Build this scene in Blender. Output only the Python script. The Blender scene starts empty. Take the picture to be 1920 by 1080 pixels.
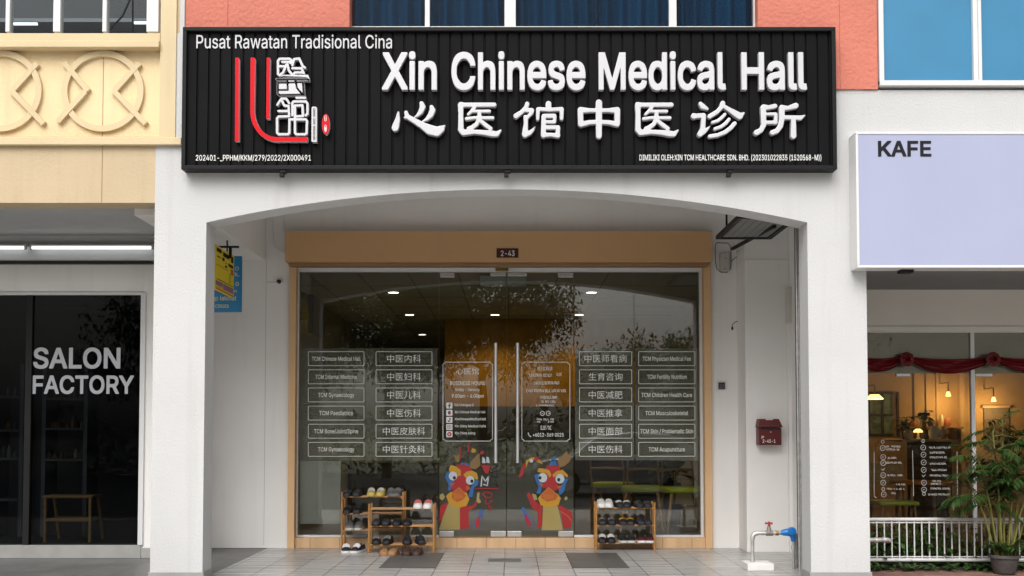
import bpy, bmesh, math, random, os
import numpy as np
from mathutils import Vector, Matrix
R = math.radians
random.seed(7)
SC = bpy.context.scene
COL = SC.collection
# ------------------------------------------------------------------ camera, sky, sun, exposure
CAM_Y, CAM_H, FPX, TILT, CX, SHIFT = -8.4, 1.155, 2000.0, R(2.3), 956.0, 195.0
cd = bpy.data.cameras.new('camera'); cam = bpy.data.objects.new('camera', cd); COL.objects.link(cam)
cam.location = (0, CAM_Y, CAM_H); cam.rotation_euler = (R(90) + TILT, 0, 0)
cd.sensor_width = 36; cd.lens = FPX / 1920 * 36
cd.shift_x = (960 - CX) / 1920; cd.shift_y = SHIFT / 1920
cd.clip_start = 0.1; cd.clip_end = 3000
SC.camera = cam
SUN_EL, SUN_AZ = R(48), R(196)          # azimuth measured clockwise from +Y: the sun stands behind the camera
w = bpy.data.worlds.new('World'); SC.world = w; w.use_nodes = True
nt = w.node_tree; bg = nt.nodes['Background']
sky = nt.nodes.new('ShaderNodeTexSky'); sky.sky_type = 'NISHITA'; sky.sun_disc = False
sky.sun_elevation = SUN_EL; sky.sun_rotation = SUN_AZ; sky.dust_density = 6; sky.air_density = 1.2
hs = nt.nodes.new('ShaderNodeHueSaturation'); hs.inputs['Saturation'].default_value = 0.22
nt.links.new(sky.outputs[0], hs.inputs['Color']); nt.links.new(hs.outputs[0], bg.inputs[0])
bg.inputs[1].default_value = 0.15
sd = bpy.data.lights.new('sun', 'SUN'); sun = bpy.data.objects.new('sun', sd); COL.objects.link(sun)
sd.energy = 1.5; sd.angle = R(50); sd.color = (1, .97, .93)
sdir = Vector((math.sin(SUN_AZ) * math.cos(SUN_EL), math.cos(SUN_AZ) * math.cos(SUN_EL), math.sin(SUN_EL)))
sun.rotation_euler = (-sdir).to_track_quat('-Z', 'Y').to_euler(); sun.location = sdir * 30
vs = SC.view_settings; vs.view_transform = 'Standard'; vs.look = 'None'; vs.exposure = 0.2; vs.gamma = 1
SC.render.film_transparent = False
SC.cycles.use_denoising = True
SC.cycles.max_bounces = 8; SC.cycles.transparent_max_bounces = 24; SC.cycles.glossy_bounces = 4
SC.cycles.caustics_reflective = False; SC.cycles.caustics_refractive = False
SC.cycles.sample_clamp_indirect = 4

# ------------------------------------------------------------------ measuring
def W(px, py, Y):
    u, v = (px - CX) / FPX, (540 + SHIFT - py) / FPX
    dx, dy, dz = u, math.cos(TILT) - v * math.sin(TILT), math.sin(TILT) + v * math.cos(TILT)
    s = (Y - CAM_Y) / dy
    return Vector((dx * s, Y, CAM_H + dz * s))
def FL(px, py, z=0.0):
    u, v = (px - CX) / FPX, (540 + SHIFT - py) / FPX
    dx, dy, dz = u, math.cos(TILT) - v * math.sin(TILT), math.sin(TILT) + v * math.cos(TILT)
    s = (z - CAM_H) / dz
    return Vector((dx * s, CAM_Y + dy * s, z))
def DEPTH_AT(py, z):                     # depth plane on which height z shows at row py
    return FL(CX, py, z).y
# ------------------------------------------------------------------ materials
MATS = {}
def mat(name, col, rough=.6, var=.06, vscale=3.0, bump=0., bscale=60., metal=0., spec=.5, streak=0., dirt=0., coat=0.):
    if name in MATS: return MATS[name]
    m = bpy.data.materials.new(name); m.use_nodes = True; MATS[name] = m
    n, l = m.node_tree.nodes, m.node_tree.links
    b = n['Principled BSDF']
    b.inputs['Roughness'].default_value = rough; b.inputs['Metallic'].default_value = metal
    b.inputs['Specular IOR Level'].default_value = spec
    if coat: b.inputs['Coat Weight'].default_value = coat; b.inputs['Coat Roughness'].default_value = .1
    tc = n.new('ShaderNodeTexCoord')
    src = None
    if var or streak or dirt:
        nz = n.new('ShaderNodeTexNoise'); nz.inputs['Scale'].default_value = vscale; nz.inputs['Detail'].default_value = 6
        l.new(tc.outputs['Object'], nz.inputs['Vector'])
        mr = n.new('ShaderNodeMapRange'); mr.inputs['From Min'].default_value = .3; mr.inputs['From Max'].default_value = .7
        mr.inputs['To Min'].default_value = 1 - var; mr.inputs['To Max'].default_value = 1 + var
        l.new(nz.outputs['Fac'], mr.inputs['Value'])
        mx = n.new('ShaderNodeMix'); mx.data_type = 'RGBA'; mx.blend_type = 'MULTIPLY'; mx.inputs['Factor'].default_value = 1
        mx.inputs['A'].default_value = (*col, 1); l.new(mr.outputs[0], mx.inputs['B'])
        src = mx.outputs['Result']
        if streak or dirt:
            mp = n.new('ShaderNodeMapping'); mp.inputs['Scale'].default_value = (9, 9, .55)
            l.new(tc.outputs['Object'], mp.inputs['Vector'])
            n2 = n.new('ShaderNodeTexNoise'); n2.inputs['Scale'].default_value = 1.0; n2.inputs['Detail'].default_value = 7
            l.new(mp.outputs[0], n2.inputs['Vector'])
            m2 = n.new('ShaderNodeMapRange'); m2.inputs['From Min'].default_value = .55; m2.inputs['From Max'].default_value = .8
            m2.inputs['To Max'].default_value = streak or dirt; l.new(n2.outputs['Fac'], m2.inputs['Value'])
            x2 = n.new('ShaderNodeMix'); x2.data_type = 'RGBA'; x2.blend_type = 'MULTIPLY'
            x2.inputs['B'].default_value = (.42, .38, .33, 1); l.new(m2.outputs[0], x2.inputs['Factor']); l.new(src, x2.inputs['A'])
            src = x2.outputs['Result']
        l.new(src, b.inputs['Base Color'])
    else:
        b.inputs['Base Color'].default_value = (*col, 1)
    if bump:
        nb = n.new('ShaderNodeTexNoise'); nb.inputs['Scale'].default_value = bscale; nb.inputs['Detail'].default_value = 4
        l.new(tc.outputs['Object'], nb.inputs['Vector'])
        bp = n.new('ShaderNodeBump'); bp.inputs['Strength'].default_value = bump; bp.inputs['Distance'].default_value = .01
        l.new(nb.outputs['Fac'], bp.inputs['Height']); l.new(bp.outputs[0], b.inputs['Normal'])
    return m
def emit(name, col, s):
    m = bpy.data.materials.new(name); m.use_nodes = True
    b = m.node_tree.nodes['Principled BSDF']; b.inputs['Base Color'].default_value = (*col, 1)
    b.inputs['Emission Color'].default_value = (*col, 1); b.inputs['Emission Strength'].default_value = s
    return m
def glass(name, tint, refl=2.2, rough=0.0, film=None, fac=0.):
    m = bpy.data.materials.new(name); m.use_nodes = True
    n, l = m.node_tree.nodes, m.node_tree.links; n.remove(n['Principled BSDF'])
    out = n['Material Output']
    tr = n.new('ShaderNodeBsdfTransparent'); tr.inputs[0].default_value = (*tint, 1)
    base = tr.outputs[0]
    if film:
        df = n.new('ShaderNodeBsdfDiffuse'); df.inputs[0].default_value = (*film, 1)
        m0 = n.new('ShaderNodeMixShader'); m0.inputs[0].default_value = fac
        l.new(tr.outputs[0], m0.inputs[1]); l.new(df.outputs[0], m0.inputs[2]); base = m0.outputs[0]
    gl = n.new('ShaderNodeBsdfGlossy'); gl.inputs['Roughness'].default_value = rough
    fr = n.new('ShaderNodeFresnel'); fr.inputs[0].default_value = 1.5
    mu = n.new('ShaderNodeMath'); mu.operation = 'MULTIPLY'; mu.inputs[1].default_value = refl; mu.use_clamp = True
    l.new(fr.outputs[0], mu.inputs[0])
    mx = n.new('ShaderNodeMixShader'); l.new(mu.outputs[0], mx.inputs[0]); l.new(base, mx.inputs[1]); l.new(gl.outputs[0], mx.inputs[2])
    l.new(mx.outputs[0], out.inputs[0])
    return m
def tilemat(name, col, mortar, sx, sy, rough=.35, ox=0., oy=0., grain=(2, 26), var=.1, gap=.004):
    m = bpy.data.materials.new(name); m.use_nodes = True
    n, l = m.node_tree.nodes, m.node_tree.links; b = n['Principled BSDF']
    tc = n.new('ShaderNodeTexCoord')
    mp = n.new('ShaderNodeMapping'); mp.inputs['Location'].default_value = (-ox, -oy, 0); l.new(tc.outputs['Object'], mp.inputs['Vector'])
    br = n.new('ShaderNodeTexBrick'); br.offset = 0; br.squash = 1
    br.inputs['Scale'].default_value = 1; br.inputs['Brick Width'].default_value = sx; br.inputs['Row Height'].default_value = sy
    br.inputs['Mortar Size'].default_value = gap; br.inputs['Mortar Smooth'].default_value = .2; br.inputs['Bias'].default_value = 0
    br.inputs['Color1'].default_value = (*[c * (1 - var) for c in col], 1); br.inputs['Color2'].default_value = (*[c * (1 + var) for c in col], 1)
    br.inputs['Mortar'].default_value = (*mortar, 1); l.new(mp.outputs[0], br.inputs['Vector'])
    m2 = n.new('ShaderNodeMapping'); m2.inputs['Scale'].default_value = (grain[0], grain[1], 1); l.new(tc.outputs['Object'], m2.inputs['Vector'])
    nz = n.new('ShaderNodeTexNoise'); nz.inputs['Scale'].default_value = 1; nz.inputs['Detail'].default_value = 8; l.new(m2.outputs[0], nz.inputs['Vector'])
    mr = n.new('ShaderNodeMapRange'); mr.inputs['From Min'].default_value = .3; mr.inputs['From Max'].default_value = .7
    mr.inputs['To Min'].default_value = .78; mr.inputs['To Max'].default_value = 1.15; l.new(nz.outputs['Fac'], mr.inputs['Value'])
    mx = n.new('ShaderNodeMix'); mx.data_type = 'RGBA'; mx.blend_type = 'MULTIPLY'; mx.inputs['Factor'].default_value = 1
    l.new(br.outputs['Color'], mx.inputs['A']); l.new(mr.outputs[0], mx.inputs['B']); l.new(mx.outputs['Result'], b.inputs['Base Color'])
    r2 = n.new('ShaderNodeMapRange'); r2.inputs['To Min'].default_value = rough * .7; r2.inputs['To Max'].default_value = rough * 1.5
    l.new(nz.outputs['Fac'], r2.inputs['Value']); l.new(r2.outputs[0], b.inputs['Roughness'])
    bp = n.new('ShaderNodeBump'); bp.inputs['Strength'].default_value = .4; bp.inputs['Distance'].default_value = .003; bp.invert = True
    l.new(br.outputs['Fac'], bp.inputs['Height']); l.new(bp.outputs[0], b.inputs['Normal'])
    return m
def woodmat(name, c1, c2, rough=.45, sc=(1.2, 1.2, 14)):
    m = bpy.data.materials.new(name); m.use_nodes = True
    n, l = m.node_tree.nodes, m.node_tree.links; b = n['Principled BSDF']; b.inputs['Roughness'].default_value = rough
    tc = n.new('ShaderNodeTexCoord'); mp = n.new('ShaderNodeMapping'); mp.inputs['Scale'].default_value = sc; l.new(tc.outputs['Object'], mp.inputs['Vector'])
    nz = n.new('ShaderNodeTexNoise'); nz.inputs['Scale'].default_value = 2.5; nz.inputs['Detail'].default_value = 8; nz.inputs['Distortion'].default_value = .6
    l.new(mp.outputs[0], nz.inputs['Vector'])
    cr = n.new('ShaderNodeValToRGB'); cr.color_ramp.elements[0].color = (*c1, 1); cr.color_ramp.elements[1].color = (*c2, 1)
    cr.color_ramp.elements[0].position = .3; cr.color_ramp.elements[1].position = .7
    l.new(nz.outputs['Fac'], cr.inputs[0]); l.new(cr.outputs[0], b.inputs['Base Color'])
    return m
def leafmat(name, c1, c2):
    m = bpy.data.materials.new(name); m.use_nodes = True
    n, l = m.node_tree.nodes, m.node_tree.links; b = n['Principled BSDF']; b.inputs['Roughness'].default_value = .45
    g = n.new('ShaderNodeNewGeometry'); cr = n.new('ShaderNodeValToRGB')
    cr.color_ramp.elements[0].color = (*c1, 1); cr.color_ramp.elements[1].color = (*c2, 1)
    l.new(g.outputs['Random Per Island'], cr.inputs[0]); l.new(cr.outputs[0], b.inputs['Base Color'])
    tl = n.new('ShaderNodeBsdfTranslucent'); l.new(cr.outputs[0], tl.inputs[0])
    mx = n.new('ShaderNodeMixShader'); mx.inputs[0].default_value = .25
    l.new(b.outputs[0], mx.inputs[1]); l.new(tl.outputs[0], mx.inputs[2]); l.new(mx.outputs[0], n['Material Output'].inputs[0])
    return m
M_white = mat('white stucco', (.53, .53, .53), .8, .04, 1.2, .4, 55, streak=.16)
M_shade = mat('white wall paint', (.80, .785, .765), .7, .035, 1.5, .12, 80, streak=.12)
M_ceil = mat('ceiling paint', (.80, .79, .77), .8, .04, 1.5)
M_yellow = mat('yellow stucco', (.52, .41, .265), .8, .05, 2, .35, 45, streak=.18)
M_yband = mat('yellow trim', (.63, .51, .315), .75, .04, 2, .2, 45, streak=.12)
M_salmon = mat('salmon stucco', (.56, .175, .122), .8, .05, 2.5, .9, 34, streak=.08)
M_black = mat('black sign sheet', (.0055, .0055, .006), .6, .15, 4, spec=.08)
M_bframe = mat('black sign frame', (.012, .012, .013), .5, .1, 5, spec=.15)
M_wlet = mat('white acrylic face', (.56, .56, .585), .3, .01, 2)
M_wside = mat('white acrylic side', (.42, .42, .43), .4, .02, 2)
M_ink = mat('white vinyl', (.80, .80, .78), .5, 0)
M_dim = mat('thin white vinyl', (.78, .78, .74), .5, 0)
M_grey = mat('silver vinyl', (.40, .41, .44), .4, .03)
M_dark = mat('black vinyl', (.018, .018, .021), .6, 0, spec=.1)
M_red = mat('red acrylic', (.60, .004, .012), .5, .02, spec=.15)
M_tan = mat('tan shutter paint', (.56, .335, .16), .5, .03, 2, .05, 90)
M_tanf = mat('tan post paint', (.66, .42, .22), .5, .05, 3)
M_alu = mat('white aluminium', (.66, .66, .66), .35, .02, 3)
M_steel = mat('brushed steel', (.80, .80, .80), .34, .04, 6, metal=.9)
M_patch = mat('steel patch', (.55, .53, .52), .38, .12, 9, metal=.75)
M_blk = mat('black plastic', (.012, .012, .013), .45, .1)
M_blkm = mat('black metal', (.011, .011, .011), .5, .15, spec=.2)
M_gtile = mat('grey skirting tile', (.30, .295, .285), .5, .08, 8)
M_gal = mat('galvanised pipe', (.52, .51, .50), .42, .15, 25, metal=.6)
M_brass = mat('brass', (.30, .22, .10), .4, .2, 30, metal=.8)
M_blue = mat('blue meter plastic', (.012, .17, .52), .35, .1, 12)
M_tap = mat('red valve paint', (.42, .03, .03), .45, .2, 20)
M_conc = mat('painted concrete', (.70, .69, .67), .8, .08, 9, .25, 70)
M_letterbox = mat('maroon letterbox paint', (.10, .009, .010), .45, .12, 10)
M_plate = mat('dark red plate', (.055, .006, .006), .35, .05)
M_yel = mat('yellow panel', (.72, .55, .015), .5, .04)
M_cyan = mat('blue panel', (.004, .15, .33), .5, .04)
M_lav = mat('lavender light box face', (.35, .372, .52), .55, .02, 2, 0, 60, streak=.03)
M_bam = woodmat('bamboo', (.32, .145, .042), (.48, .245, .075), .4, (14, 14, 3))
M_amber = woodmat('amber veneer', (.34, .16, .008), (.54, .27, .016), .4, (1.5, 1, .8))
M_stool = woodmat('pine stool', (.38, .20, .06), (.52, .30, .10))
M_oak = woodmat('oak', (.36, .20, .08), (.5, .3, .13))
M_room = mat('interior wall', (.36, .34, .28), .8, .05)
M_roomd = mat('dark interior wall', (.06, .06, .055), .8, .1)
M_rceil = mat('interior ceiling tile', (.46, .46, .41), .8, .03)
M_line = mat('ceiling grid line', (.05, .05, .045), .8, 0)
M_rfloor = mat('interior floor', (.16, .15, .13), .3, .12, 4)
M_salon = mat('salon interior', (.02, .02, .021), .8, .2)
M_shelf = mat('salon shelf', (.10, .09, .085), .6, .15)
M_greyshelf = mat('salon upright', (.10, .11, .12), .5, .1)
M_cream = mat('cafe wall', (.44, .30, .15), .8, .08, 2)
M_cafebeam = mat('cafe beam paint', (.78, .75, .69), .7, .03, 2)
M_swag = mat('red satin', (.14, .003, .006), .5, .15, 12)
M_soil = mat('soil', (.03, .022, .015), .9, .3, 30, .8, 40)
M_pot = mat('grey clay pot', (.075, .07, .066), .7, .18, 14, .4, 40)
M_rail = mat('white railing paint', (.62, .62, .62), .4, .1, 14)
M_curtain = mat('navy curtain', (.004, .070, .16), .85, .1, spec=.1)
M_bluefilm = mat('blue window film', (.042, .205, .37), .28, .07, 1.6, spec=.5)
M_greyglass = mat('grey interior ceiling', (.075, .077, .08), .7, .06)
M_green = mat('green seat', (.42, .52, .04), .5, .08)
M_leaf = leafmat('palm leaf', (.014, .045, .008), (.048, .105, .02))
M_leafd = leafmat('ground cover leaf', (.018, .055, .010), (.07, .15, .03))
M_tree = leafmat('tree leaf', (.035, .07, .010), (.15, .22, .03))
M_bark = mat('bark', (.06, .045, .03), .9, .3, 12, .8, 30)
M_stem = mat('palm stem', (.16, .15, .03), .6, .2, 20)
GLASS = glass('shopfront glass', (.875, .88, .85), 1.9)
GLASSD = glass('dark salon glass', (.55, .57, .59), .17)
GLASSC = glass('cafe glass', (.80, .80, .76), 1.0)
GLASSU = glass('upper window glass', (.76, .79, .81), .16)
FROST = glass('frosted film', (.60, .62, .55), 0., film=(.35, .345, .295), fac=.93)
FROST2 = glass('pale frosted film', (.8, .8, .8), 0., film=(.60, .63, .61), fac=.96)
FROST3 = glass('thin frosted film', (.7, .72, .65), 0., film=(.20, .19, .16), fac=.82)

# ------------------------------------------------------------------ mesh helper
class MB:
    def __init__(s): s.v = []; s.f = []; s.mi = []; s.sm = []
    def add(s, vs, fs, mi=0, smooth=False):
        o = len(s.v); s.v += [tuple(p) for p in vs]
        for f in fs: s.f.append(tuple(i + o for i in f)); s.mi.append(mi); s.sm.append(smooth)
        return s
    def box(s, x0, x1, y0, y1, z0, z1, mi=0):
        x0, x1 = sorted((x0, x1)); y0, y1 = sorted((y0, y1)); z0, z1 = sorted((z0, z1))
        v = [(x0,y0,z0),(x1,y0,z0),(x1,y1,z0),(x0,y1,z0),(x0,y0,z1),(x1,y0,z1),(x1,y1,z1),(x0,y1,z1)]
        return s.add(v, [(0,3,2,1),(4,5,6,7),(0,1,5,4),(1,2,6,5),(2,3,7,6),(3,0,4,7)], mi)
    def pbox(s, px0, px1, py0, py1, Y, t, mi=0):       # box whose front face spans those photo rows/columns on plane Y, t thick
        a, b = W(px0, py0, Y), W(px1, py1, Y)
        return s.box(a.x, b.x, Y, Y + t, b.z, a.z, mi)
    def quad(s, a, b, c, d, mi=0): return s.add([a, b, c, d], [(0, 1, 2, 3)], mi)
    def tube(s, pts, r, n=10, mi=0, cap=True):
        pts = [Vector(p) for p in pts]; rs = r if isinstance(r, (list, tuple)) else [r] * len(pts)
        vs, fs = [], []
        up = Vector((0, 0, 1))
        prev = None
        for i, p in enumerate(pts):
            t = (pts[min(i + 1, len(pts) - 1)] - pts[max(i - 1, 0)]).normalized()
            if prev is None:
                a = t.cross(up if abs(t.dot(up)) < .95 else Vector((1, 0, 0))).normalized()
            else:
                a = (prev - t * prev.dot(t)).normalized()
            prev = a; b = t.cross(a)
            for k in range(n):
                an = 2 * math.pi * k / n
                vs.append(p + (a * math.cos(an) + b * math.sin(an)) * rs[i])
        for i in range(len(pts) - 1):
            for k in range(n):
                fs.append((i*n+k, i*n+(k+1) % n, (i+1)*n+(k+1) % n, (i+1)*n+k))
        s.add(vs, fs, mi, True)
        if cap:
            o = len(s.v) - len(vs)
            s.f.append(tuple(o + k for k in range(n))[::-1]); s.mi.append(mi); s.sm.append(False)
            s.f.append(tuple(o + (len(pts)-1)*n + k for k in range(n))); s.mi.append(mi); s.sm.append(False)
        return s
    def lathe(s, c, prof, n=20, mi=0, axis='z'):
        vs, fs = [], []
        for r, z in prof:
            for k in range(n):
                a = 2 * math.pi * k / n
                if axis == 'z': vs.append((c[0] + r*math.cos(a), c[1] + r*math.sin(a), c[2] + z))
                elif axis == 'x': vs.append((c[0] + z, c[1] + r*math.cos(a), c[2] + r*math.sin(a)))
                else: vs.append((c[0] + r*math.cos(a), c[1] + z, c[2] + r*math.sin(a)))
        m = len(prof)
        for i in range(m - 1):
            for k in range(n): fs.append((i*n+k, i*n+(k+1) % n, (i+1)*n+(k+1) % n, (i+1)*n+k))
        fs.append(tuple(range(n))[::-1]); fs.append(tuple((m-1)*n + k for k in range(n)))
        return s.add(vs, fs, mi, True)
    def build(s, name, mats, parent=None, bevel=0., **tags):
        me = bpy.data.meshes.new(name); me.from_pydata(s.v, [], s.f); me.update()
        for m in (mats if isinstance(mats, (list, tuple)) else [mats]): me.materials.append(m)
        me.polygons.foreach_set('material_index', s.mi); me.polygons.foreach_set('use_smooth', s.sm)
        bm = bmesh.new(); bm.from_mesh(me); bmesh.ops.recalc_face_normals(bm, faces=bm.faces); bm.to_mesh(me); bm.free()
        if any(s.sm): me.set_sharp_from_angle(angle=R(50))
        return link(name, me, parent, bevel, **tags)
def link(name, me, parent=None, bevel=0., **tags):
    o = bpy.data.objects.new(name, me); COL.objects.link(o)
    if parent is not None: attach(o, parent)
    if bevel:
        b = o.modifiers.new('bevel', 'BEVEL'); b.width = bevel; b.segments = 2; b.limit_method = 'ANGLE'; b.angle_limit = R(40)
    for k, v in tags.items(): o[k] = v
    return o
BASE = {}
def attach(o, parent):
    o.parent = parent; o.matrix_parent_inverse = Matrix.Translation(-BASE.get(parent.name, Vector((0, 0, 0))))
def thing(name, label, cat, loc=(0, 0, 0), group=None):
    o = bpy.data.objects.new(name, None); COL.objects.link(o); o.location = loc; o.empty_display_size = .2
    BASE[o.name] = Vector(loc); o['label'] = label; o['category'] = cat
    if group: o['group'] = group
    return o
def tag(o, label, cat, group=None):
    o['label'] = label; o['category'] = cat
    if group: o['group'] = group
    return o
# ------------------------------------------------------------------ lettering: outlines -> thick or flat meshes
_fp = os.path.join(bpy.utils.system_resource('DATAFILES', path='fonts') or '', 'Inter.woff2')
try: INTER = bpy.data.fonts.load(_fp)
except Exception: INTER = None
def text_geo(body, font=None, res=3, space=1.0):
    c = bpy.data.curves.new('text', 'FONT'); c.body = body; c.resolution_u = res; c.space_character = space
    if font: c.font = font
    o = bpy.data.objects.new('text', c); COL.objects.link(o)
    dg = bpy.context.evaluated_depsgraph_get(); dg.update()
    me = bpy.data.meshes.new_from_object(o.evaluated_get(dg))
    v = np.zeros(len(me.vertices) * 3); me.vertices.foreach_get('co', v); v = v.reshape(-1, 3)[:, :2]
    f = [tuple(p.vertices) for p in me.polygons]
    bpy.data.objects.remove(o); bpy.data.curves.remove(c); bpy.data.meshes.remove(me)
    return v, f
_cap = {}
def cap_h(font):
    k = font.name if font else ''
    if k not in _cap:
        v, _ = text_geo('H', font); _cap[k] = (v[:, 1].min(), v[:, 1].max())
    return _cap[k]
def text_splines(body, font, space=1.0, seg=5):
    c = bpy.data.curves.new('text', 'FONT'); c.body = body; c.space_character = space
    if font: c.font = font
    o = bpy.data.objects.new('text', c); COL.objects.link(o)
    dg = bpy.context.evaluated_depsgraph_get(); dg.update()
    cu = o.to_curve(dg); out = []
    for sp in cu.splines:
        if sp.type == 'BEZIER':
            pts, bp = [], sp.bezier_points
            for i in range(len(bp)):
                p0, p1 = bp[i], bp[(i+1) % len(bp)]; A, B, C, D = p0.co, p0.handle_right, p1.handle_left, p1.co
                straight = ((B-A).cross(D-A)).length < 1e-5 and ((C-A).cross(D-A)).length < 1e-5
                for k in range(1 if straight else seg):
                    t = k/seg; q = A*(1-t)**3 + B*3*t*(1-t)**2 + C*3*t*t*(1-t) + D*t**3; pts.append((q.x, q.y))
        else: pts = [(p.co.x, p.co.y) for p in sp.points]
        if len(pts) > 2: out.append(np.array(pts))
    o.to_curve_clear(); bpy.data.objects.remove(o); bpy.data.curves.remove(c)
    return out
def loops_flat(loops):
    """fill flat outlines; returns vertices (x,y) and faces"""
    c = bpy.data.curves.new('outline', 'CURVE'); c.dimensions = '2D'; c.fill_mode = 'BOTH'
    for lp in loops:
        q_ = c.splines.new('POLY'); q_.points.add(len(lp)-1); q_.use_cyclic_u = True
        q_.points.foreach_set('co', [k for p in lp for k in (p[0], p[1], 0, 1)])
    o = bpy.data.objects.new('outline', c); COL.objects.link(o)
    dg = bpy.context.evaluated_depsgraph_get(); dg.update()
    me = bpy.data.meshes.new_from_object(o.evaluated_get(dg)); bpy.data.objects.remove(o); bpy.data.curves.remove(c)
    v = np.zeros(len(me.vertices)*3); me.vertices.foreach_get('co', v); v = v.reshape(-1, 3)[:, :2]
    f = [tuple(p.vertices) for p in me.polygons]; bpy.data.meshes.remove(me)
    return v, f
def flat_text(mb, body, px0, px1, pyt, pyb, Y, mi=0, font=INTER, ink=False, d=.010):
    """flat lettering on the plane Y: ink box px0..px1 wide, capitals from pyt down to pyb (or the whole ink box)"""
    if font is None: v, f = text_geo(body, None)
    else: v, f = loops_flat([l for L in bold_loops(text_splines(body, font), d, .016) for l in L])
    if not len(v): return
    x0, x1 = v[:, 0].min(), v[:, 0].max()
    y0, y1 = (v[:, 1].min(), v[:, 1].max()) if ink else cap_h(font)
    a, b = W(px0, pyb, Y), W(px1, pyt, Y)
    xs = a.x + (v[:, 0] - x0) / (x1 - x0) * (b.x - a.x); zs = a.z + (v[:, 1] - y0) / (y1 - y0) * (b.z - a.z)
    mb.add([(x, Y, z) for x, z in zip(xs, zs)], f, mi)
def seg_dist(P, A, B):
    d = B - A; L = (d * d).sum(1) + 1e-12
    t = np.clip(((P[:, None, :] - A[None]) * d[None]).sum(2) / L[None], 0, 1)
    q = A[None] + t[..., None] * d[None]
    return np.sqrt(((P[:, None, :] - q) ** 2).sum(2)), t
def march(F, x0, y0, h):
    """zero contours of grid F as closed loops"""
    ny, nx = F.shape; S = F < 0
    idx = (S[:-1, :-1]*1 + S[:-1, 1:]*2 + S[1:, 1:]*4 + S[1:, :-1]*8)
    T = {1: [(3,0)], 2: [(0,1)], 3: [(3,1)], 4: [(1,2)], 5: [(3,2),(1,0)], 6: [(0,2)], 7: [(3,2)], 8: [(2,3)], 9: [(2,0)], 10: [(0,3),(2,1)], 11: [(2,1)], 12: [(1,3)], 13: [(1,0)], 14: [(0,3)]}
    nxt, pos = {}, {}
    def key(i, j, e):
        return {0: (i, j, 0), 1: (i, j+1, 1), 2: (i+1, j, 0), 3: (i, j, 1)}[e]
    def pt(k):
        i, j, d = k
        a = F[i, j]; b = F[i, j+1] if d == 0 else F[i+1, j]; t = a / (a - b)
        return (x0 + (j + (t if d == 0 else 0)) * h, y0 + (i + (t if d == 1 else 0)) * h)
    for i, j in zip(*np.nonzero((idx > 0) & (idx < 15))):
        for e0, e1 in T[int(idx[i, j])]:
            a, b = key(i, j, e0), key(i, j, e1); nxt[a] = b
    loops, seen = [], set()
    for k in list(nxt):
        if k in seen: continue
        lp, c = [], k
        while c not in seen and c in nxt: seen.add(c); lp.append(pt(c)); c = nxt[c]
        if len(lp) > 5: loops.append(simplify(lp, h * .22))
    return loops
def simplify(p, tol):
    p = np.array(p)
    def dp(a):
        if len(a) < 3: return a
        d = a[-1] - a[0]; L = math.hypot(*d) + 1e-12
        e = np.abs((a[:, 0]-a[0, 0])*d[1] - (a[:, 1]-a[0, 1])*d[0]) / L
        k = int(e.argmax())
        if e[k] < tol: return np.array([a[0], a[-1]])
        return np.vstack([dp(a[:k+1])[:-1], dp(a[k:])])
    n = len(p) // 2
    return [tuple(q) for q in np.vstack([dp(p[:n+1])[:-1], dp(np.vstack([p[n:], p[:1]]))[:-1]])]
def strokes_loops(strokes, h):
    """union of tapered round strokes [(x,y,r),...] -> outline loops"""
    A = np.array([s[i][:2] for s in strokes for i in range(len(s)-1)], float); B = np.array([s[i+1][:2] for s in strokes for i in range(len(s)-1)], float)
    ra = np.array([s[i][2] for s in strokes for i in range(len(s)-1)], float); rb = np.array([s[i+1][2] for s in strokes for i in range(len(s)-1)], float)
    rm = max(ra.max(), rb.max()) + 3*h
    x0, y0 = np.minimum(A.min(0), B.min(0)) - rm; x1, y1 = np.maximum(A.max(0), B.max(0)) + rm
    nx, ny = int((x1-x0)/h)+2, int((y1-y0)/h)+2
    X, Y = np.meshgrid(x0 + np.arange(nx)*h, y0 + np.arange(ny)*h)
    D, t = seg_dist(np.stack([X.ravel(), Y.ravel()], 1), A, B)
    D = (D - (ra[None]*(1-t) + rb[None]*t)).min(1).reshape(ny, nx)
    return march(D, x0, y0, h)
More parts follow.
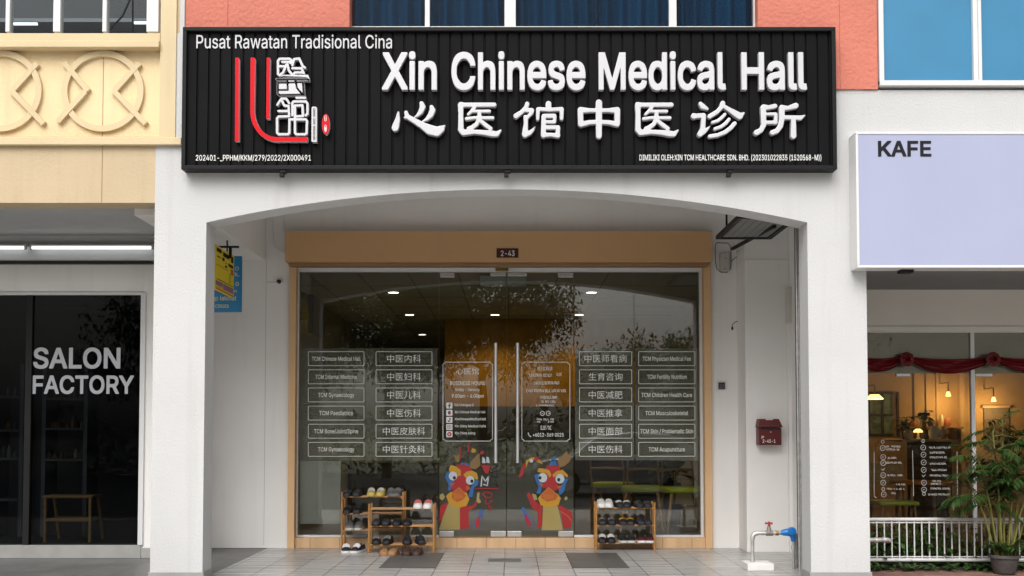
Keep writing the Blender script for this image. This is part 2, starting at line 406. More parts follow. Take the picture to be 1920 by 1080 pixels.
def bold_loops(sp, d, h):
    """closed outlines, fattened by d; returns one list of loops per letter"""
    box = [(p.min(0), p.max(0)) for p in sp]; grp = list(range(len(sp)))
    def find(a):
        while grp[a] != a: a = grp[a]
        return a
    for i in range(len(sp)):
        for j in range(i):
            w_ = min(box[i][1][0], box[j][1][0]) - max(box[i][0][0], box[j][0][0])
            if w_ > .12*min(box[i][1][0]-box[i][0][0], box[j][1][0]-box[j][0][0]): grp[find(i)] = find(j)
    comp = {}
    for i in range(len(sp)): comp.setdefault(find(i), []).append(sp[i])
    out = []
    for ps in comp.values():
        A = np.vstack(ps); B = np.vstack([np.roll(p, -1, 0) for p in ps])
        x0, y0 = A.min(0) - d - 3*h; x1, y1 = A.max(0) + d + 3*h
        nx, ny = int((x1-x0)/h)+2, int((y1-y0)/h)+2
        X, Y = np.meshgrid(x0 + np.arange(nx)*h, y0 + np.arange(ny)*h)
        P = np.stack([X.ravel(), Y.ravel()], 1)
        D = np.full(len(P), 1e9); C = np.zeros(len(P), int)
        E = np.zeros(len(P))
        for i in range(0, len(A), 64):
            a_, b_ = A[i:i+64], B[i:i+64]; ds, t = seg_dist(P, a_, b_); k = ds.argmin(1); r_ = np.arange(len(P)); dm = ds[r_, k]
            vv = np.abs(P - (a_[k] + t[r_, k][:, None]*(b_[k] - a_[k]))); e8 = (vv[:, 0]**8 + vv[:, 1]**8)**.125
            better = dm < D; E = np.where(better, e8, E); D = np.where(better, dm, D)
        D = E
        for a, b in zip(A, B):
            if a[1] == b[1]: continue
            m = (P[:, 1] < max(a[1], b[1])) & (P[:, 1] >= min(a[1], b[1]))
            xi = a[0] + (P[:, 1]-a[1]) / (b[1]-a[1]) * (b[0]-a[0]); C += (m & (xi > P[:, 0]))*(1 if b[1] > a[1] else -1)
        D = np.where(C != 0, -D, D) - d
        out.append(march(D.reshape(ny, nx), x0, y0, h))
    return [L for L in out if L]
def loops_mesh(name, loops, Y, thick, mats, parent, bevel=.003, **tags):
    """loops given in world (x,z); front face on plane Y, thick deep"""
    c = bpy.data.curves.new('outline', 'CURVE'); c.dimensions = '2D'; c.fill_mode = 'BOTH'
    c.extrude = max(thick/2 - bevel, 1e-5); c.bevel_depth = bevel; c.bevel_resolution = 1; c.offset = -bevel
    for lp in loops:
        s = c.splines.new('POLY'); s.points.add(len(lp)-1); s.use_cyclic_u = True
        s.points.foreach_set('co', [k for p in lp for k in (p[0], p[1], 0, 1)])
    o = bpy.data.objects.new('outline', c); COL.objects.link(o)
    dg = bpy.context.evaluated_depsgraph_get(); dg.update()
    me = bpy.data.meshes.new_from_object(o.evaluated_get(dg)); bpy.data.objects.remove(o); bpy.data.curves.remove(c)
    me.transform(Matrix.Translation((0, Y + thick/2, 0)) @ Matrix.Rotation(R(90), 4, 'X'))
    me.name = name; me.materials.clear()
    for m in mats: me.materials.append(m)
    if len(mats) > 1:
        for p in me.polygons: p.material_index = 0 if p.normal.y < -.9 else 1
    me.polygons.foreach_set('use_smooth', [True] * len(me.polygons)); me.set_sharp_from_angle(angle=R(35))
    return link(name, me, parent, **tags)
def px_loops(loops, f, Y):
    return [[(lambda p: (p.x, p.z))(W(*f(x, y), Y)) for x, y in lp] for lp in loops]
def bold_text(body, px0, px1, pyt, pyb, Y, thick, mats, parent, name, d=.028, font=INTER, split=True, space=1.0, bevel=.003):
    pieces = bold_loops(text_splines(body, font, space), d, .009)
    xs = [p[0] for L in pieces for l in L for p in l]; x0, x1 = min(xs), max(xs)
    y0, y1 = cap_h(font); y0 -= d; y1 += d
    a, b = W(px0, pyb, Y), W(px1, pyt, Y)
    cv = lambda p: (a.x + (p[0]-x0)/(x1-x0)*(b.x-a.x), a.z + (p[1]-y0)/(y1-y0)*(b.z-a.z))
    if not split: pieces = [[l for L in pieces for l in L]]
    return [loops_mesh(name, [[cv(p) for p in l] for l in L], Y, thick, mats, parent, bevel) for L in pieces]
def poly(mb, pts, Y, mi=0):
    q = [W(x, y, Y) for x, y in pts]; mb.add(q, [tuple(range(len(q)))], mi)
def ring_px(mb, cx, cy, rx, ry, wd, Y, mi=0, n=20):
    o, i = [], []
    for k in range(n):
        a = 2*math.pi*k/n
        o.append(W(cx + rx*math.cos(a), cy + ry*math.sin(a), Y)); i.append(W(cx + (rx-wd)*math.cos(a), cy + (ry-wd)*math.sin(a), Y))
    mb.add(o + i, [(k, (k+1) % n, n+(k+1) % n, n+k) for k in range(n)], mi)
def disc_px(mb, cx, cy, rx, ry, Y, mi=0, n=16):
    poly(mb, [(cx + rx*math.cos(2*math.pi*k/n), cy + ry*math.sin(2*math.pi*k/n)) for k in range(n)], Y, mi)
def line_px(mb, pts, wd, Y, mi=0):
    for (x0, y0), (x1, y1) in zip(pts, pts[1:]):
        L = math.hypot(x1-x0, y1-y0) + 1e-9; nx, ny = -(y1-y0)/L*wd/2, (x1-x0)/L*wd/2
        ex, ey = (x1-x0)/L*wd*.3, (y1-y0)/L*wd*.3
        poly(mb, [(x0+nx-ex, y0+ny-ey), (x1+nx+ex, y1+ny+ey), (x1-nx+ex, y1-ny+ey), (x0-nx-ex, y0-ny-ey)], Y, mi)
def rrect_px(mb, x0, x1, y0, y1, r, wd, Y, mi=0):
    o, i = [], []
    for cx, cy, a0 in ((x1-r, y0+r, -90), (x1-r, y1-r, 0), (x0+r, y1-r, 90), (x0+r, y0+r, 180)):
        for k in range(5):
            a = R(a0 + k*22.5); o.append(W(cx + r*math.cos(a), cy + r*math.sin(a), Y)); q = max(r-wd, .05)
            i.append(W(cx + q*math.cos(a), cy + q*math.sin(a), Y))
    n = len(o); mb.add(o+i, [(k, (k+1) % n, n+(k+1) % n, n+k) for k in range(n)], mi)

# ================================================================== THE SETTING
YB = FL(CX, 1027.5).y                      # rear wall of the walkway
YG = YB + .09                              # shopfront glass
YS = FL(CX, 1046).y                        # salon window wall
YK = 1.55                                  # cafe window wall
PT = .25                                   # pillar thickness
T_floor = tilemat('walkway tile', (.365, .362, .352), (.06, .058, .055), .297, 1.18, .26, ox=W(947, 1028, YB).x, oy=FL(956, 1037).y, grain=(1.2, 30))
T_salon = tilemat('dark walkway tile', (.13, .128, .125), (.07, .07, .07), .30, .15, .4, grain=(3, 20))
T_dark = tilemat('charcoal tile', (.085, .083, .08), (.05, .05, .05), .297, 1.18, .38, ox=W(947, 1028, YB).x, oy=FL(956, 1037).y, grain=(1.2, 30))
T_brick = tilemat('red paving brick', (.22, .115, .09), (.10, .08, .07), .2, .1, .7, grain=(8, 8), var=.25)
T_sill = tilemat('tan sill tile', (.62, .40, .22), (.30, .2, .12), .3, .4, .45, ox=W(912, 1028, YB).x, grain=(6, 6), var=.05)
M_road = mat('asphalt', (.055, .055, .056), .9, .2, 3, .5, 120)
XL, XR = W(293, 700, 0).x, W(1626, 700, 0).x
def sheet(name, x0, x1, y0, y1, z, m, drop=None):
    mb = MB()
    if drop: mb.box(x0, x1, y0, y1, z - drop, z)
    else: mb.quad((x0, y0, z), (x1, y0, z), (x1, y1, z), (x0, y1, z))
    return mb.build(name, m, kind='structure')
mb = MB(); mb.quad((-400, -400, -.26), (400, -400, -.26), (400, 400, -.26), (-400, 400, -.26)); mb.build('ground', mat('ground soil', (.10, .11, .06), .9, .3, .5), kind='structure')
sheet('road', -200, 200, -26, -6.5, -.255, M_road)
sheet('bounce_apron', -200, 200, -6.48, -.72, -.252, mat('pale bounce concrete', (.58, .565, .54), .85, .12, 1.5, .3, 60))  # unseen pale apron, added to bounce light up into the porch
sheet('walkway_floor', W(377, 1050, 0).x - .05, XR + .02, -.7, YB + .02, 0, T_floor, .24)
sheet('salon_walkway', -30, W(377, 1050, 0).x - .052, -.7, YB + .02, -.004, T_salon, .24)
sheet('cafe_paving', XR + .022, 30, -.7, .80, -.004, T_brick, .24)
sheet('planter_bed', XR + .022, 30, .802, YK, .015, M_soil, .2)
x947 = W(947, 1028, YB).x; y37 = FL(956, 1037).y
for s in (-1, 1):
    mb = MB(); xa, xb = (x947 - 4*.297, x947 - 2*.297) if s < 0 else (x947 + 2*.297, x947 + 4*.297)
    mb.box(xa + .1*(s < 0) , xb - .1*(s > 0), y37 - 1.18, y37, .0005, .004); mb.build('floor_tile', T_dark, kind='structure')
mb = MB(); a, b = FL(915, 1047.5, .003), FL(977, 1053, .003); a2 = FL(915, 1053, .003)
mb.box(a2.x, FL(977, 1053, .003).x, a2.y, a.y, .0005, .006); mb.build('floor_drain', mat('drain cover', (.10, .10, .095), .5, .1), kind='structure')

# ================================================================== CENTRE SHOPHOUSE
H1 = thing('shophouse', 'white arched shophouse with salmon upper floor and glass clinic front', 'shophouse', (0, 0, 0))
# facade with the arched opening
def facade():
    mb = MB()
    yt = W(956, 62, 0).z
    A = [W(281, 1090, 0), W(293, 60, 0), W(1613, 60, 0), W(1633, 1090, 0)]
    xo0, xo1 = W(380, 1000, 0).x, W(1519, 1000, 0).x
    spring = W(387, 417, 0).z; crown = W(945, 355, 0).z
    xi0, xi1 = W(387, 417, 0).x, W(1513.5, 417, 0).x
    arc = []
    c = (xi1 - xi0)/2; hgt = crown - spring; rad = (c*c + hgt*hgt)/(2*hgt); xm = (xi0+xi1)/2
    a0 = math.asin(c/rad)
    for k in range(41):
        a = -a0 + 2*a0*k/40; arc.append((xm + rad*math.sin(a), crown - rad + rad*math.cos(a)))
    xl0, xr0 = W(281, 1085, 0).x, W(1632, 1085, 0).x
    outer = [(xl0, 0), (xl0, yt), (xr0, yt), (xr0, 0), (xi1, 0)] + arc[::-1] + [(xi0, 0)]
    vs = [(x, 0, z) for x, z in outer] + [(x, PT, z) for x, z in outer]; n = len(outer)
    # triangulated front through bmesh fill of bands
    fs = []
    # left leg, right leg, spandrel columns
    xcut, zcut = W(304, 262, 0).x, W(300, 262, 0).z
    def face(pts, y): 
        mb.add([(x, y, z) for x, z in pts], [tuple(range(len(pts)))])
    for y in (0, PT):
        face([(xl0, 0), (xi0, 0), (xi0, spring), (xl0, spring)], y); face([(xl0, spring), (xi0, spring), (xi0, zcut), (xl0, zcut)], y); face([(xcut, zcut), (xi0, zcut), (xi0, yt), (xcut, yt)], y)
        face([(xi1, 0), (xr0, 0), (xr0, spring), (xi1, spring)], y); face([(xi1, spring), (xr0, spring), (xr0, yt), (xi1, yt)], y)
        for p, q in zip(arc, arc[1:]): face([p, q, (q[0], yt), (p[0], yt)], y)
    for p, q in zip(arc, arc[1:]): mb.add([(p[0],0,p[1]),(q[0],0,q[1]),(q[0],PT,q[1]),(p[0],PT,p[1])], [(0,1,2,3)])
    for x, z0, z1 in ((xi0, 0, spring), (xi1, 0, spring), (xl0, 0, zcut), (xcut, zcut, yt), (xr0, 0, yt)):
        mb.add([(x,0,z0),(x,PT,z0),(x,PT,z1),(x,0,z1)], [(0,1,2,3)])
    bm = bmesh.new()
    o = mb.build('facade_wall', M_white, H1)
    bm.from_mesh(o.data); bmesh.ops.remove_doubles(bm, verts=bm.verts, dist=.0005); bmesh.ops.recalc_face_normals(bm, faces=bm.faces); bm.to_mesh(o.data); bm.free()
    for x0, x1 in ((xl0, xi0), (xi1, xr0)):
        s = MB(); e = .012; zt = W(337, 1073, -e).z
        s.box(x0 - e, x1 + e, -e, PT + e, .001, zt); s.build('pillar_skirting', M_gtile, H1, .003)
    return xl0, xr0, xi0, xi1, yt
PXL, PXR, PIL, PIR, ZT = facade()
# upper floor: salmon wall above the white band, real depth
US = MB()
zu = ZT; ztop = zu + 3.2
zs = W(1600, 168, -.004).z
def ubox(px0, px1, z0, z1, y=-.02, t=.22): US.box(W(px0, 60, y).x, W(px1, 60, y).x, y, y + t, z0, z1)
ubox(347, 655, W(500, 75, 0).z, ztop); US.build('upper_wall', M_salmon, H1); US = MB()
ubox(1421, 1574, zs, ztop); US.build('upper_wall', M_salmon, H1)
s = MB(); s.box(W(1574.8, 60, -.02).x, W(1645, 60, -.02).x, -.016, .2, zs, ztop); s.build('upper_wall', M_salmon, H1)
s = MB(); xq = W(427, 20, -.021).x; s.box(xq - .002, xq + .002, -.022, -.0205, W(500, 48, -.02).z, ztop - .01); s.build('expansion_joint', mat('salmon joint', (.33, .09, .06), .8, 0), H1)
s = MB(); s.box(W(338, 60, -.02).x, W(346.5, 60, -.02).x, -.03, .2, W(340, 268, 0).z, ztop); s.build('corner_strip', M_white, H1)
s = MB(); s.box(W(655, 60, 0).x, W(1421, 60, 0).x, .02, .20, ZT + .0005, W(900, 53, .02).z); s.build('window_sill', M_white, H1)
# upper window with navy curtains
def upwin():
    y = .10
    z0 = W(900, 56, y).z + .014; z1 = z0 + 1.5
    fr = MB(); xs = [(655, 658), (797, 806), (946, 967), (1254, 1268), (1412, 1421)]
    for a, b in xs: fr.box(W(a, 40, y).x, W(b, 40, y).x, y - .02, y + .04, z0, z1)
    fr.box(W(658, 40, y).x, W(1412, 40, y).x, y - .01, y + .03, z0 - .02, z0 + .012)
    wf = fr.build('upper_window', M_alu, H1, .003)
    p = MB(); p.box(W(658, 40, y).x, W(1412, 40, y).x, y + .008, y + .014, z0 + .012, z1); p.build('pane', GLASSU, wf)
    c = MB(); xa, xb = W(650, 40, y).x, W(1425, 40, y).x
    def curtain(x0, x1, slant=0.):
        n = int((x1 - x0)/.012); vs, fs = [], []
        for i in range(n + 1):
            u = i/n; x = x0 + (x1-x0)*u
            dy = .045*math.sin(x*52 + 1.3*math.sin(x*9)) + .010*math.sin(x*23)
            for k, z in enumerate((z0 - .1, z1)):
                xx = x + (slant*(1-k)*u)
                vs.append((xx, .24 + dy, z))
        for i in range(n): fs.append((2*i, 2*i+2, 2*i+3, 2*i+1))
        c.add(vs, fs, 0, True)
    xm = W(1117, 40, .24).x
    curtain(xa, xm - .035, .045); curtain(xm + .004, xb)
    c.build('curtain', M_curtain, wf)
    b = MB(); b.box(xa, xb, .5, .52, z0 - .1, z1); b.build('room_lining', mat('pale room', (.6, .6, .62), .8, 0), wf)
upwin()
# rear wall of the walkway, pier, beam, ceiling
ZC = W(956, 380, YB).z + .12
XW0 = -3.06
sx0, sx1 = W(545, 700, YB).x, W(1328, 700, YB).x
zhead = W(956, 500, YB).z
xp = W(1374, 1000, YB).x
rw = MB()
rw.box(XW0, sx0, YB, YB + .16, 0, ZC); rw.box(sx1, xp + .1, YB, YB + .16, 0, ZC); rw.box(sx0, sx1, YB, YB + .16, zhead, ZC)
rw.build('rear_wall', M_shade, H1)
g = MB(); x = W(497.5, 700, YB).x; g.box(x - .002, x + .002, YB - .0015, YB, .03, W(497, 490, YB).z)
g.build('wall_joint', mat('joint line', (.42, .41, .40), .8, 0), H1)
YP = YB - .38
pr = MB(); x1401 = W(1401, 1040, YP).x; x1480 = PXR - .042
pr.box(x1401, x1480, YP, YB + .1, 0, W(1440, 486, YP).z); pr.build('wall_pier', M_shade, H1, .004)
pr = MB(); pr.box(x1401, x1480, YP + .012, YB + .1, W(1440, 486, YP).z, ZC); pr.build('pier_head', M_shade, H1)
bmx = W(499, 450, YB).x; zb = W(497, 490, YB).z
s = MB(); s.box(bmx - .55, bmx, PT, YB, zb, ZC); s.build('ceiling_beam', M_shade, H1, .004)
s = MB(); s.box(XW0, PXR, PT, YB + .1, ZC, ZC + .1); s.build('porch_ceiling', M_ceil, H1)
s = MB(); s.box(PXR - .04, PXR - .0, PT, YB, 0, ZC); s.build('party_wall', M_shade, H1)
s = MB(); s.box(XW0 - .05, XW0, YS + .0, YB, 0, ZC); s.build('party_wall', M_shade, H1)
# roller shutter box over the opening
Yf = YB - .20
s = MB(); s.pbox(535, 1336, 433, 491, Yf, .2 - .003); s.build('shutter_box', M_tan, H1, .006)
s = MB(); s.pbox(541, 1330, 491, 498, Yf + .035, .14); s.build('shutter_slot', mat('shutter lip', (.30, .17, .08), .5, .1), H1, .004)
for a, b in ((540, 553), (1321.5, 1335)):
    s = MB(); p0, p1 = W(a, 800, YB - .05), W(b, 800, YB - .05); s.box(p0.x, p1.x, YB - .05, YB + .1, 0, W(956, 498, YB - .05).z); s.build('shutter_post', M_tanf, H1, .003)
# sill step
SILL = W(956, 1009, YB).z
s = MB(); s.box(W(553, 1, YB - .01).x, W(1321.5, 1, YB - .01).x, YB - .01, YB + .35, 0, SILL); s.build('sill_step', T_sill, H1, .003)
# number plate
pl = MB(); pl.pbox(931, 972, 465.5, 483, Yf - .008, .007)
plo = pl.build('number_plate', M_plate, H1, .001)
t = MB(); flat_text(t, '2-43', 939, 965, 470, 480, Yf - .0095); t.build('lettering', M_ink, plo)
# aluminium frame
fr = MB()
gx0, gx1 = W(560, 800, YG).x, W(1312, 800, YG).x; fx0, fx1 = W(553.5, 800, YG - .03).x, W(1321, 800, YG - .03).x
zg0, zg1 = SILL + .03, W(956, 510.5, YG).z; zf1 = W(956, 502, YG - .03).z
fr.box(fx0, gx0, YG - .03, YG + .04, SILL, zf1); fr.box(gx1, fx1, YG - .03, YG + .04, SILL, zf1); fr.box(gx0, gx1, YG - .03, YG + .04, zg1, zf1)
xd0, xd1 = W(823, 800, YG).x, W(1076, 800, YG).x
fr.box(gx0, xd0, YG - .02, YG + .03, SILL, zg0 - .005); fr.box(xd1, gx1, YG - .02, YG + .03, SILL, zg0 - .005)
fr.build('shopfront_frame', M_alu, H1, .003)
# fixed panes
LAB_L = [('TCM Chinese Medical Hall', '中医内科'), ('TCM Internal Medicine', '中医妇科'), ('TCM Gynaecology', '中医儿科'), ('TCM Paediatrics', '中医伤科'), ('TCM Bone/Joint/Spine', '中医皮肤科'), ('TCM Gynaecology', '中医针灸科')]
LAB_R = [('TCM Physician Medical Fee', '中医师看病'), ('TCM Fertility Nutrition', '生育咨询'), ('TCM Children Health Care', '中医减肥'), ('TCM Musculoskeletal', '中医推拿'), ('TCM Skin / Problematic Skin', '中医面部'), ('TCM Acupuncture', '中医伤科')]
YT = YG - .0025                            # vinyl on the outer face
def pane(px0, px1, zlo=None):
    s = MB(); a, b = W(px0, 800, YG).x, W(px1, 800, YG).x
    s.box(a, b, YG, YG + .008, zg0 - .004, zg1)
    return s.build('fixed_pane', GLASS, H1)
panes = [pane(560, 684.6), pane(685.4, 821.5), pane(1077.5, 1189.6), pane(1190.4, 1312)]
def film(p, px0, px1, py0, py1, m, name='frosted_film'):
    s = MB(); a, b = W(px0, py0, YG + .011), W(px1, py1, YG + .011)
    s.quad((a.x, a.y, b.z), (b.x, a.y, b.z), (b.x, a.y, a.z), (a.x, a.y, a.z)); return s.build(name, m, p)
film(panes[0], 562, 684.4, 653, 863, FROST); film(panes[1], 685.6, 819.5, 653, 863, FROST)
film(panes[2], 1078, 1189.4, 653, 863, FROST); film(panes[3], 1190.6, 1310, 653, 863, FROST)
film(panes[0], 563, 638, 864, 982, FROST2)
for p, side, (bx0, bx1), tw, k in ((0, LAB_L, (577.5, 683), None, 0), (1, LAB_L, (704.5, 810.5), None, 1), (2, LAB_R, (1086, 1185), None, 1), (3, LAB_R, (1197, 1303.5), None, 0)):
    for i, it in enumerate(side):
        cy = 672.5 + 34.0*i; s = MB()
        rrect_px(s, bx0, bx1, cy - 13.6, cy + 13.6, 2.2, 1.0, YT, 0)
        cx = (bx0 + bx1)/2; tx = it[k]
        if k == 0:
            wd = {24: 91, 21: 78, 15: 68, 20: 83, 25: 90, 23: 74, 22: 78, 27: 99}.get(len(tx), len(tx)*3.95)
            if 'Gynae' in tx or 'Acup' in tx: wd = 68
            if 'Paed' in tx: wd = 63
            if 'Musc' in tx: wd = 80
            if 'Children Health' in tx: wd = 95
            flat_text(s, tx, cx - wd/2, cx + wd/2, cy - 3.7, cy + 3.9, YT, 0)
        else:
            wd = 16.1*len(tx) - 1
            flat_text(s, tx, cx - wd/2, cx + wd/2, cy - 7.4, cy + 7.2, YT, 0, None, True)
        s.build('service_label', M_dim if k == 0 else M_ink, panes[p])
# glass doors
def door(px0, px1):
    s = MB(); a, b = W(px0, 800, YG).x, W(px1, 800, YG).x
    s.box(a, b, YG, YG + .010, SILL + .012, zg1 - .004); return s.build('glass_door', GLASS, H1)
dL, dR = door(823.5, 949.4), door(950.4, 1075.5)
for d, x in ((dL, 929.5), (dR, 970.5)):
    s = MB(); t, b = W(x, 643, YG - .06), W(x, 868, YG - .06)
    s.tube([t, b], .0165, 14)
    for f in (.14, .86):
        q = t.lerp(b, f); s.tube([q, (q.x, YG, q.z)], .009, 8)
    s.build('door_handle', M_steel, d)
for d, px0, px1 in ((dL, 825, 852), (dL, 919, 949), (dR, 951.5, 988), (dR, 1046, 1075)):
    s = MB(); s.pbox(px0, px1, 511, 517.5 if 900 < px0 < 960 else 520, YG - .012, .03); s.build('patch_fitting', M_patch, d, .003)
for d, px0, px1 in ((dL, 823.5, 851), (dL, 920, 948.5), (dR, 951, 978), (dR, 1047, 1075)):
    s = MB(); s.pbox(px0, px1, 996, 1006.5, YG - .012, .03); s.build('patch_fitting', M_patch, d, .003)
s = MB(); s.pbox(929, 953, 501, 508.5, YG - .06, .03); s.build('door_lock', M_brass, H1, .003)
film(dL, 824, 949, 828, 994, FROST3); film(dR, 951, 1075, 828, 994, FROST3)
film(dL, 900, 949, 517, 537, FROST2); film(dR, 951, 987, 517, 537, FROST2)
def notched(mb, x0, x1, y0, y1, n=4.0, wd=1.1):
    line_px(mb, [(x0+n, y0), (x1-n, y0), (x1-n, y0+n*.6), (x1, y0+n), (x1, y1-n), (x1-n, y1-n*.4), (x1-n, y1), (x0+n, y1), (x0+n, y1-n*.4), (x0, y1-n), (x0, y0+n), (x0+n, y0+n*.6), (x0+n, y0)], wd, YT, 0)
def scribble(mb, px0, px1, cy, hgt, Y, mi=0, seed=0, dens=1.0):
    rnd = random.Random(seed); x = px0
    while x < px1 - .6:
        wl = rnd.uniform(1.6, 3.2)
        if rnd.random() < .14: x += wl*.8; continue
        x1 = min(x + wl*.8, px1); k = rnd.random()
        y0, y1 = cy - hgt/2, cy + hgt/2
        if k < .35: line_px(mb, [(x, y0), (x, y1), (x1, y1)], .8, Y, mi)
        elif k < .6: line_px(mb, [(x, y1), (x, y0), (x1, y0), (x1, y1)], .7, Y, mi)
        elif k < .8: line_px(mb, [(x1, y0), (x, y0), (x, y1), (x1, y1)], .7, Y, mi)
        else: line_px(mb, [(x, y0), (x1, y1)], .8, Y, mi)
        x += wl
s = MB(); notched(s, 830.5, 923.5, 679, 827)
flat_text(s, '心医馆', 855, 898, 690, 702, YT, 0, None, True)
flat_text(s, 'BUSINESS HOURS', 844, 910, 715, 722, YT)
flat_text(s, 'Enilay - Sanecly', 854, 899, 727.5, 733, YT)
flat_text(s, '9.00am - 6.00pm', 847, 907, 739, 745.5, YT)
for i, tx in enumerate(('Edi Chinigoq O', 'Xin Chinese Medical Hall', 'XinChineseMedicalHall', 'Xin Chiny Medical Halls', 'Xin Chins eding')):
    flat_text(s, tx, 852.5, (888, 910, 911, 911, 891)[i], 757 + 13.2*i, 761.5 + 13.2*i, YT)
s.build('lettering', M_ink, dL)
s = MB()
for i in range(5):
    cx, cy = 842.5, 760.5 + 13.4*i
    poly(s, [(cx-5, cy-5.6), (cx+5, cy-5.6), (cx+5.8, cy-4.8), (cx+5.8, cy+4.8), (cx+5, cy+5.6), (cx-5, cy+5.6), (cx-5.8, cy+4.8), (cx-5.8, cy-4.8)], YT, 0)
    y2 = YT - .001
    if i == 0: line_px(s, [(cx+2, cy-3.6), (cx, cy-3), (cx, cy+4)], 1.5, y2, 1); line_px(s, [(cx-2.6, cy), (cx+2.4, cy)], 1.3, y2, 1)
    elif i == 1: disc_px(s, cx, cy, 2.8, 3.6, y2, 2)
    elif i == 2: line_px(s, [(cx+1, cy-3.6), (cx+1, cy+2.5), (cx-1.8, cy+3.4), (cx-2.2, cy+.6)], 1.3, y2, 1); line_px(s, [(cx+1, cy-3.4), (cx+3.2, cy-1.6)], 1.2, y2, 2)
    elif i == 3: rrect_px(s, cx-3.8, cx+3.8, cy-3.8, cy+3.8, 1.8, .9, y2, 2); ring_px(s, cx, cy, 1.9, 1.9, .8, y2, 3)
    else: disc_px(s, cx, cy, 4.2, 4.2, y2, 4); line_px(s, [(cx-1.6, cy-1.4), (cx+1.6, cy), (cx-1.6, cy+1.4)], 1., y2 - .001, 0)
s.build('social_icons', [M_ink, M_dark, mat('magenta vinyl', (.35, .03, .10), .5, 0), mat('purple vinyl', (.16, .03, .22), .5, 0), mat('icon red', (.45, .02, .03), .5, 0)], dL)
s = MB(); notched(s, 978.5, 1068.5, 679, 827)
for px0, px1, cy, h_, sd_ in ((1008, 1035, 691, 6, 1), (993, 1035, 703.5, 5, 2), (1044, 1053, 702, 5, 3), (1000, 1048, 718, 5, 4), (987, 1062, 732.5, 5, 5), (1014, 1044, 745, 4.5, 6), (1015, 1041, 753, 3.5, 7), (1006, 1040, 760, 2.6, 8), (1014, 1034, 759.5, 2, 9), (1007, 1038, 786.5, 3, 10), (1007, 1018, 791, 2.4, 11), (1028, 1038, 791, 2.4, 12), (1014, 1035, 802, 7, 13)):
    scribble(s, px0, px1, cy, h_, YT, 0, sd_)
for cx in (1017, 1028): ring_px(s, cx, 775, 4.4, 4.4, 1.0, YT); 
line_px(s, [(1016, 775), (1018.5, 775)], 1, YT); line_px(s, [(1028, 775), (1031, 775)], 1, YT)
flat_text(s, '+6012-369 0025', 999, 1057, 812, 818.5, YT); line_px(s, [(990.5, 811.5), (991.5, 816), (995, 818.5)], 1.6, YT)
s.build('lettering', M_ink, dR)
